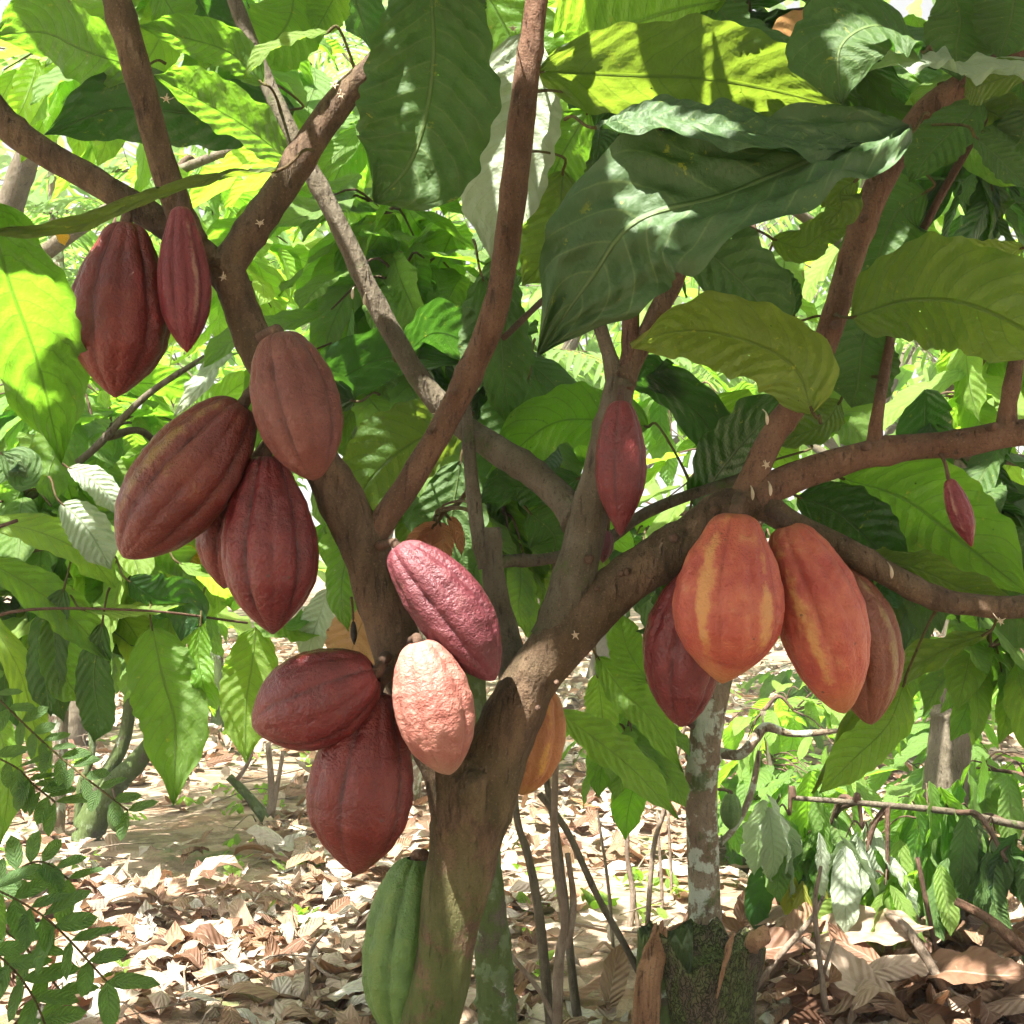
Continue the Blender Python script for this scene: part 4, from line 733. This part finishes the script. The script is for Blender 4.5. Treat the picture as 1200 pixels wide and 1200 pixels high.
# ------------------------------------------------------------ feathery shade trees with pinnate leaves
def frond(bag, tw, p, dr, L, tpl, n=16, ll=.09, wide=1.):
    d = nrm(dr); side = nrm(np.cross(d, V(0, 0, 1))); pts = [p+d*L*f+V(0, 0, -1)*L*.45*f*f for f in (0, .33, .66, 1)]
    s = spline(np.array(pts), n+2); tw.append(tube([[*q, .0035*(1-i*.22)] for i, q in enumerate(pts)], 4, 8, 0, cap=False))
    for i in range(1, n+2):
        tg = nrm(s[min(i+1, n+1)]-s[i-1])
        for sg in (-1, 1):
            al = nrm(side*sg*wide+tg*.55+V(0, 0, -.25)); bag.add(tpl[rng.integers(len(tpl))], s[i], al, V(0, 0, 1)+rng.normal(0, .15, 3), ll*(.5+.7*math.sin(math.pi*(i+2)/(n+4))))
for lb, x, d, pts in [('feathery palm-like tree in the bright gap at the upper left', 60, 5.4, [(90, 80), (60, 250), (200, 200), (120, 330), (10, 380)]), ('feathery palm-like tree in the bright gap at the upper right', 1010, 6.2, [(900, 300), (1000, 200), (1090, 330), (860, 420), (980, 380)]), ('feathery palm-like tree behind the middle branch', 480, 6.0, [(400, 60), (540, 150), (420, 300), (600, 420)])]:
    gy = gpx(x, d); bs = P(x, gy, d); t = thing('shade_tree', bs, lb, 'tree'); tp = P(x, 150, d)
    link('trunk', mesh('trunk', *tube([[*bs, .05], [*((bs+tp)/2+V(.05, 0, 0)), .035], [*tp, .02]], 9, 30, .06), M['bark_lichen']), t); bg, tw = Bag(), []
    for (qx, qy) in pts:
        hub = P(qx, qy, d+rng.normal(0, .3)); tw.append(tube([[*P(x, max(qy, 150), d), .012], [*hub, .006]], 5, 6, 0, cap=False))
        for j in range(7):
            a = j*.9+rng.random(); frond(bg, tw, hub, V(math.cos(a), math.sin(a), .25), rng.uniform(.5, .8), TF, 16, .17)
    link('branch', mesh('twigs', *join(tw), M['petiole']), t); bg.obj('crown', M['fern'], t)

# leafy shrub with small paired leaflets, lower left
bs = gb(-.95, 2.05); t = thing('pinnate_shrub', bs, 'straggly shrub with small paired leaflets reaching in at the lower left corner', 'shrub'); bg, tw = Bag(), []
def spray(pts, d, n, ll):
    q = [P(x, y, d) for x, y in pts]; s = spline(np.array(q), n+1); tw.append(tube([[*p, .0016] for p in q], 5, 16, 0))
    for i in range(1, n+1):
        tg = nrm(s[i]-s[i-1]); side = nrm(np.cross(tg, V(0, -1, .5)))
        for sg in (-1, 1): bg.add(TLEAF[rng.integers(4)], s[i], nrm(side*sg+tg*.7+rng.normal(0, .15, 3)), V(0, -.6, 1)+rng.normal(0, .3, 3), ll*rng.uniform(.8, 1.1)*(1 if i < n else 1.2))
spray([(-40, 780), (30, 850), (80, 895), (150, 950)], 2.0, 13, .04); spray([(-30, 1030), (30, 1060), (70, 1090), (125, 1150)], 1.9, 8, .065); spray([(-20, 880), (20, 900), (40, 920), (65, 940)], 2.1, 9, .05)
spray([(-30, 1100), (10, 1130), (40, 1170), (60, 1220)], 1.9, 6, .06); spray([(-20, 1060), (20, 1020), (50, 1010), (80, 1030)], 2.0, 6, .05); spray([(-30, 990), (0, 1080), (30, 1110), (70, 1160)], 1.95, 7, .055)
tw.append(tube([[*bs, .012], [*P(-120, 1300, 2.05), .01], [*P(-90, 1000, 2.05), .008], [*P(-60, 780, 2.05), .004]], 8, 40, .08))
for y in (780, 930, 1030, 880, 1100, 1060, 990): tw.append(tube([[*P(-85, y+60, 2.05), .004], [*P(-30, y, 2.0), .0016]], 5, 8, 0))
link('stem', mesh('stem', *join(tw), M['petiole']), t); bg.obj('foliage', M['leaflet'], t)
# large drooping leaves just behind, left and lower left
t = thing('cacao_sapling', gb(-1.25, 2.3), 'sapling at the left edge with long bright leaves reaching right', 'sapling')
b0 = gb(-1.25, 2.3); link('trunk', mesh('trunk', *tube([[*b0, .022], [*P(-250, 1000, 2.3), .018], [*P(-200, 700, 2.3), .012]], 9, 40, .08), M['bark_grey']), t)
tws = [tube([[*P(-205, 720, 2.3), .008], [*P(-60, 640, 2.25), .005], [*P(20, 610, 2.2), .003]], 6, 20, .1), tube([[*P(-220, 820, 2.3), .008], [*P(-60, 780, 2.2), .005], [*P(0, 720, 2.2), .003], [*P(160, 715, 2.2), .002], [*P(290, 730, 2.3), .002]], 6, 24, .1)]
for q in tws: link('branch', mesh('branch', *q, M['twig']), t)
for mt, mid, W, n, r in [
 ('young', [(-20, 612), (40, 622), (100, 650), (135, 690)], 36, V(0, -.6, 1), .6), ('mid', [(-20, 655), (40, 690), (90, 730), (128, 775)], 44, V(.2, -.8, .8), .5),
 ('young', [(-30, 700), (20, 780), (40, 850), (60, 930)], 30, V(.5, -.8, .4), .4), ('young', [(100, 715), (150, 718), (190, 712), (222, 706)], 16, V(0, -.4, 1), .7),
 ('pale', [(72, 590), (95, 610), (115, 640), (130, 668)], 46, V(.1, -.9, .6), .7), ('pale', [(80, 548), (105, 560), (125, 580), (135, 602)], 30, V(.2, -.8, .8), .6),
 ('mid', [(178, 735), (190, 790), (205, 850), (203, 945)], 86, V(.15, -1, .45), .8), ('young', [(300, 735), (295, 780), (288, 830), (288, 895)], 66, V(.3, -1, .5), .7),
 ('dark', [(120, 730), (110, 790), (115, 840), (110, 870)], 44, V(.2, -1, .2), .3), ('mid', [(60, 720), (70, 760), (80, 800), (100, 822)], 50, V(.1, -1, .5), .4),
 ('dark', [(150, 680), (180, 700), (215, 710), (212, 752)], 60, V(.1, .8, .6), .4), ('young', [(210, 660), (240, 675), (262, 700), (270, 712)], 26, V(0, -.5, 1), .7),
 ('young', [(-25, 830), (0, 860), (10, 920), (0, 990)], 40, V(.2, .9, .3), .8), ('dark', [(0, 530), (30, 560), (20, 540), (-20, 580)], 40, V(0, -1, .5), .2),
 ('pale', [(385, 690), (375, 720), (365, 750), (358, 780)], 40, V(-.3, -1, .5), .7), ('mid', [(340, 720), (330, 730), (345, 740), (390, 745)], 30, V(0, -.4, 1), .8),
 ('young', [(235, 730), (232, 770), (240, 810), (252, 840)], 36, V(.2, .8, .4), .5), ('dark', [(75, 690), (60, 740), (55, 800), (60, 840)], 50, V(0, -1, .2), .3),
 ('pale', [(275, 385), (258, 420), (235, 450), (205, 488)], 34, V(-.2, -1, .6), .8), ('pale', [(500, 430), (480, 470), (440, 490), (412, 528)], 56, V(-.1, -1, .7), .4)]:
    leaf(mt, [(a, c, 2.25 if a < 250 else 2.4) for a, c in mid], W, n, parent=t, r=r)
# orange and yellow turning leaves behind
for lb, mid, W, d in [('orange-yellow leaf caught in the light behind the holed olive leaf', [(850, 468), (858, 480), (856, 498), (850, 512)], 34, 2.3), ('small orange leaf bit below the narrow leaf at left', [(64, 268), (72, 275), (76, 288)], 18, 2.3), ('yellow dead leaf behind the upper left pod cluster', [(215, 640), (225, 655), (222, 672)], 24, 2.6)]:
    q = [P(a, c, d) for a, c in mid]; v, f, uv = blade(q, V(.2, .9, .3), W/F*d, seed=3, ns=20, nu=8)
    o = link('fallen_leaf', mesh('fallen_leaf', v, f, M['orange'], True, uv, {'rnd': np.full(len(v), .5)}), base=q[0]); tag(o, lb, 'leaf')

# ------------------------------------------------------------ stump, poles, logs, sticks
SD = 3.1; sb = P(815, gpx(815, SD), SD); st = thing('tree_stump', sb, 'split mossy stump with a strip of raw orange wood, lower right', 'stump')
def stump(cx, d, r0, r1, ytop, lean, jag, seed, seg=40, n=26):
    gy = gpx(cx, d)+8; bot = P(cx, gy, d); vs = []
    for i in range(n):
        f = i/(n-1)
        for k in range(seg):
            a = 6.2832*k/seg; top = P(cx, ytop, d)[2]+jag*(mn.noise(Vector((math.cos(a)*2.5, math.sin(a)*2.5, seed)))+.45*mn.noise(Vector((math.cos(a)*9, math.sin(a)*9, seed))))
            z = bot[2]+(top-bot[2])*f; r = (r0*(1-f)+r1*f)*(1+.55*math.exp(-f*6))*(1+.12*mn.noise(Vector((math.cos(a)*1.6, math.sin(a)*1.6, seed+z*2)))+.05*mn.noise(Vector((math.cos(a)*5, math.sin(a)*5, z*9))))
            vs.append([bot[0]+math.cos(a)*r+lean*f, bot[1]+math.sin(a)*r, z])
    c = np.mean(vs[-seg:], 0); 
    for g in (.66, .3): vs += [[c[0]+(vs[(n-1)*seg+k][0]-c[0])*g, c[1]+(vs[(n-1)*seg+k][1]-c[1])*g, c[2]-.06+.03*mn.noise(Vector((k*.9, g*9, seed)))] for k in range(seg)]
    vs.append([c[0], c[1], c[2]-.08]); N = n+2; m = len(vs)-1
    fs = [[i*seg+k, i*seg+(k+1) % seg, (i+1)*seg+(k+1) % seg, (i+1)*seg+k] for i in range(N-1) for k in range(seg)]+[[m, (N-1)*seg+k, (N-1)*seg+(k+1) % seg] for k in range(seg)]
    return np.array(vs), fs
v, f = stump(822, SD, .088, .142, 1102, .0, .06, 5); link('bark', mesh('bark', v, f, M['crack']), st)
v, f = stump(772, SD-.03, .062, .058, 1090, .012, .04, 8, 20, 20); link('split_wood', mesh('split_wood', v, f, M['bark_mossy']), st)
sl = join([tube(px([(752+dx, gpx(757, SD-.12)+4, 5, SD-.105-.012*math.cos(dx*.12)), (757+dx*.95, 1160, 4.6, SD-.105-.01*math.cos(dx*.12)), (765+dx*.85, 1120, 4.4, SD-.1), (771+dx*.8, 1088+ty, 3, SD-.095), (772+dx*.8, 1080+ty, .6, SD-.095)]), 6, 40, .3, 30, dx) for dx, ty in [(-10, 14), (-5, 2), (0, 8), (5, -2), (10, 6), (14, 22)]]); link('raw_wood', mesh('raw_wood', *sl, M['wood']), st)
sl = join([tube(px([(840, 1170, .8, SD-.145), (848, 1135, 3, SD-.145), (856, 1105, 4, SD-.13), (860, 1092, 1, SD-.13)]), 6, 20, .6, 40, 4), tube(px([(880, 1105, 14, SD-.08), (890, 1098, 12, SD-.1), (897, 1085, 4, SD-.1)]), 7, 10, .5, 30)]); link('bark_splinter', mesh('bark_splinter', *sl, M['wood']), st)
def stick(label, pts, mat='stick', name='stick', cat='stick', group=None, seg=8, rough=.12, branch=None):
    q = px(pts); parts = [tube(q, seg, None, rough, 20, pts[0][0])]
    for bq in branch or []: parts.append(tube(px(bq), 6, None, rough, 20))
    o = link(name, mesh(name, *join(parts), M[mat]), base=q[0][:3]); return tag(o, label, cat, group)
def pole(x, d, pts, r): return [(x, gpx(x, d)+5, r*1.15, d)]+[(a, c, r*(1-.1*i), d) for i, (a, c) in enumerate(pts)]
stick('thickest upright tan shoot just right of the trunk, curving at its foot', pole(652, 3.0, [(655, 1130), (662, 1080), (650, 1000), (650, 930), (652, 860)], 6), branch=[[(664, 1110, 5, 3.0), (672, 1060, 4, 3.0), (665, 1000, 3, 3.0)]])
stick('dark bent shoot behind the tan one', pole(650, 3.15, [(640, 1150), (630, 1060), (618, 1000), (606, 960), (600, 880)], 6), 'bark_grey')
stick('long straight shoot leaning left out of the litter, middle of the three', pole(684, 3.3, [(675, 1180), (662, 1060), (652, 980), (640, 910), (630, 800)], 5.5), 'bark_grey')
stick('long thin shoot crossing the others from upper left to lower right', [(632, 930, 4, 3.2), (665, 975, 4, 3.2), (700, 1050, 4, 3.2), (728, 1100, 4, 3.2), (760, 1160, 4, 3.2), (800, gpx(800, 3.2)+4, 4, 3.2)], 'bark_grey')
stick('thin stick lying across the litter below the shoots', [(575, 1078, 2, 3.0), (600, 1120, 2.5, 3.0), (640, 1175, 3, 3.0), (680, gpx(680, 3.0)+3, 3, 3.0)])
stick('slender sapling stem in the open litter between trunk and stump', [(738, gpx(738, 4.2)+4, 4, 4.2), (742, 1050, 3.5, 4.2), (735, 1000, 3, 4.2), (736, 920, 3, 4.2)], branch=[[(742, 1050, 2.5, 4.2), (750, 1100, 2.5, 4.2)]])
stick('pale slender stem leaning right just left of the stump', [(757, gpx(757, 4.)+4, 3.5, 4.), (765, 1000, 3, 4.), (778, 950, 3, 4.), (795, 880, 2.5, 4.), (808, 830, 2, 4.)])
for x0, x1, d, lb in [(720, 700, 3.8, 'hair-thin stem rising left of the slender sapling'), (775, 770, 4.4, 'short thin stem behind the stump top'), (785, 783, 4.6, 'second short thin stem behind the stump top')]:
    stick(lb, [(x0, gpx(x0, d)+3, 2.2, d), ((x0+x1)/2+3, 1040, 2, d), (x1, 950, 1.5, d)])
stick('fallen branch lying long in the litter from the stump to the right edge', [(880, 1215, 9, 3.3), (940, 1160, 10, 3.45), (1000, 1125, 11, 3.6), (1060, 1115, 12, 3.8), (1120, 1098, 12, 4.0), (1220, 1080, 12, 4.2)], 'bark_lichen', 'fallen_branch', 'branch', seg=12)
stick('second fallen branch, mossier, at the right edge below the first', [(1080, 1150, 9, 3.55), (1130, 1138, 11, 3.6), (1180, 1130, 13, 3.65), (1260, 1115, 14, 3.7)], 'bark_mossy', 'fallen_branch', 'branch', seg=12)
stick('broken brown stick leaning up from the right edge', [(1250, 1140, 7, 3.4), (1200, 1112, 7, 3.4), (1160, 1078, 6, 3.45), (1120, 1056, 5, 3.5)], 'bark_red', 'fallen_branch', 'branch')
stick('pale bent stick propped between the stump and the heap', [(870, 1180, 4, 3.3), (905, 1130, 4.5, 3.3), (950, 1078, 3.5, 3.3), (965, 1050, 2, 3.3)], branch=[[(940, 1100, 4, 3.3), (960, 1115, 4, 3.3), (985, 1140, 4, 3.3)]])
stick('pale stick slanting in the litter below the hanging leaves', [(1110, 1170, 6, 3.3), (1090, 1130, 6, 3.35), (1060, 1085, 5, 3.4), (1035, 1070, 4, 3.5)])
stick('thin reddish stem standing among the hanging leaves', [(1098, gpx(1098, 3.5)-60, 3, 3.5), (1088, 1070, 3, 3.5), (1075, 1005, 3, 3.5)], 'twig')
stick('thin stem with a fork rising through the dry heap', [(968, 1185, 4, 3.1), (960, 1120, 3.5, 3.1), (955, 1060, 3, 3.1), (962, 1015, 2, 3.1)], branch=[[(965, 1140, 3, 3.1), (978, 1100, 2, 3.1)]])
stick('little forked twig standing in the litter at the lower left', [(362, gpx(362, 3.45)+3, 3, 3.45), (360, 1150, 3, 3.45), (364, 1115, 2.5, 3.45), (385, 1088, 1.5, 3.45)], branch=[[(362, 1122, 2, 3.45), (380, 1140, 2, 3.4), (400, 1148, 1.5, 3.4)]])
sg = thing('cut_shrub', P(322, gpx(322, 5.6), 5.6), 'cut-back stump with a few pale shoots in the sunny litter at left', 'shrub')
link('trunk', mesh('trunk', *tube(px([(325, gpx(325, 5.6)+4, 12, 5.6), (312, 960, 8, 5.6), (290, 932, 5.5, 5.6), (268, 910, 5, 5.6)]), 10, 24, .15, 20), M['bark_mossy']), sg)
for q in [[(316, 955, 5, 5.6), (318, 920, 4, 5.6), (314, 870, 3.5, 5.6)], [(318, 955, 4, 5.6), (326, 915, 3, 5.6), (332, 880, 2.5, 5.6)], [(276, 916, 3, 5.6), (290, 895, 2.5, 5.6), (298, 870, 2, 5.6)]]: link('branch', mesh('branch', *tube(px(q), 7, 12, .1), M['stick']), sg)
t = thing('cacao_tree', P(258, gpx(258, 8.), 8.), 'dark slim trunk far back in the sunny litter at left', 'tree'); link('trunk', mesh('trunk', *tube(px([(258, gpx(258, 8.)+3, 12, 8.), (256, 810, 9, 8.), (250, 700, 8, 8.), (262, 500, 7, 8.)]), 8, 24, .1), M['bark_mossy']), t)
bg, tw = Bag(), []
for i in range(22):
    o = P(256, 600, 8.); tip = o+rng.normal(0, .5, 3)+V(0, 0, .2); tw.append(tube([[*o, .01], [*tip, .003]], 4, 4, 0)); cluster(bg, None, tip, tip-o, 6, .24, TM)
link('branch', mesh('twigs', *join(tw), M['twig']), t); bg.obj('crown', M['mid'], t)
# unripe pods on the neighbours
pod('small green pod hanging near the foot of the three-stemmed tree at left', (136, 940), (135, 975), 19, 'green', 'oval', d=5.2, attach=(132, 925, 5.25), group=None, seed=31, res=(36, 40))
pod('pale green pod on the lichen-covered sapling behind the orange pods', (857, 930), (856, 972), 25, 'green', 'oval', d=3.33, attach=(842, 925, 3.38), group=None, seed=32, res=(36, 40))
pod('green pod among the leaves left of the lichen-covered stem', (772, 880), (776, 912), 22, 'green', 'oval', d=3.3, attach=(800, 868, 3.4), group=None, seed=33, res=(36, 40))
# big curled dry leaves one can count, on the heap
for i, (lb, x, y, d, ang, L, r) in enumerate([('big tan dry leaf with crisp ribs lying nearest in the heap', 1000, 1150, 3.25, 2.2, .27, .5), ('curled dark brown dry leaf on the heap beside the stump', 900, 1120, 3.35, .5, .28, .1), ('pinkish dry leaf draped over the fallen branch', 1010, 1100, 3.5, -.6, .36, .4),
     ('rolled chestnut dry leaf at the lower right corner', 1130, 1150, 3.3, -.9, .34, .14), ('russet dry leaf standing on edge behind the first fallen branch', 940, 1090, 3.55, 1.2, .22, .2), ('orange-brown dry leaf lying flat at the lower left', 235, 1172, 3.55, .1, .17, 1.)]):
    c = P(x, y, d); bg = Bag(); a = V(math.cos(ang), math.sin(ang)*.7, .18 if i < 5 else 0); bg.add(blade([V(0, 0, 0), V(.3, .04, .05), V(.66, -.02, .07), V(.95, .05, .0)], V(0, 0, 1), .38, .5, .16, .010, 30, 8, i+3), c-a*L*.5, a, V(.1*i-.2, -.7, 1) if i < 5 else V(0, 0, 1), L, r)
    tag(bg.obj('dry_leaf', M['dry'], base=c), lb, 'dry leaf')

# ------------------------------------------------------------ camera, sun, sky

k = NT('air')
pv = k.n('ShaderNodeVolumePrincipled'); pv.inputs['Color'].default_value = (.93, .96, .98, 1); pv.inputs['Density'].default_value = .011; pv.inputs['Anisotropy'].default_value = .3
k.l(pv.outputs[0], k.out.inputs['Volume'])
hv = [(x, y, z) for x in (-300, 300) for y in (-240, 460) for z in (-1.6, 12.5)]  # box of haze added to wash out the background like overexposed glare
hm = bpy.data.meshes.new('haze'); hm.from_pydata(hv, [], [(0, 1, 3, 2), (4, 6, 7, 5), (0, 4, 5, 1), (2, 3, 7, 6), (0, 2, 6, 4), (1, 5, 7, 3)]); hm.materials.append(k.m)
ho = bpy.data.objects.new('haze', hm); C.objects.link(ho); tag(ho, 'thin pale haze added to veil the background like glare', 'haze', kind='stuff')
S.cycles.volume_bounces = 0
for o in S.objects:
    if '_w' in o: del o['_w']
cam = bpy.data.objects.new('camera', bpy.data.cameras.new('camera')); C.objects.link(cam); S.camera = cam
cam.location = (0, 0, CAMZ); cam.rotation_euler = (math.radians(90), 0, 0); cam.data.sensor_width = 36; cam.data.lens = 36*F/1200; cam.data.clip_end = 1000; cam.data.clip_start = .05
sun = bpy.data.lights.new('sun', 'SUN'); sun.energy = 5.0; sun.angle = math.radians(.5); sun.color = (1, .955, .88); so = bpy.data.objects.new('sun', sun); C.objects.link(so)
so.rotation_euler = Vector(SUN).to_track_quat('Z', 'Y').to_euler()
w = bpy.data.worlds.new('World'); S.world = w; w.use_nodes = True; nt = w.node_tree; bgn = nt.nodes['Background']; sk = nt.nodes.new('ShaderNodeTexSky'); sk.sky_type = 'NISHITA'; sk.sun_disc = False
sk.sun_elevation = math.asin(SUN[2]); sk.sun_rotation = math.atan2(SUN[0], SUN[1]) % (2*math.pi); sk.air_density = .7; sk.dust_density = 9.; sk.ozone_density = .3; hs = nt.nodes.new('ShaderNodeHueSaturation'); hs.inputs['Saturation'].default_value = .15; hs.inputs['Value'].default_value = 1.0; nt.links.new(sk.outputs[0], hs.inputs['Color']); nt.links.new(hs.outputs[0], bgn.inputs[0]); bgn.inputs[1].default_value = .05
S.view_settings.view_transform = 'Standard'; S.view_settings.look = 'None'; S.view_settings.exposure = 2.5; S.view_settings.gamma = 1
S.cycles.use_adaptive_sampling = True; S.cycles.adaptive_threshold = .03; S.cycles.max_bounces = 7; S.cycles.diffuse_bounces = 3; S.cycles.glossy_bounces = 2; S.cycles.transmission_bounces = 5; S.cycles.transparent_max_bounces = 10; S.cycles.use_denoising = True; S.cycles.sample_clamp_indirect = 6
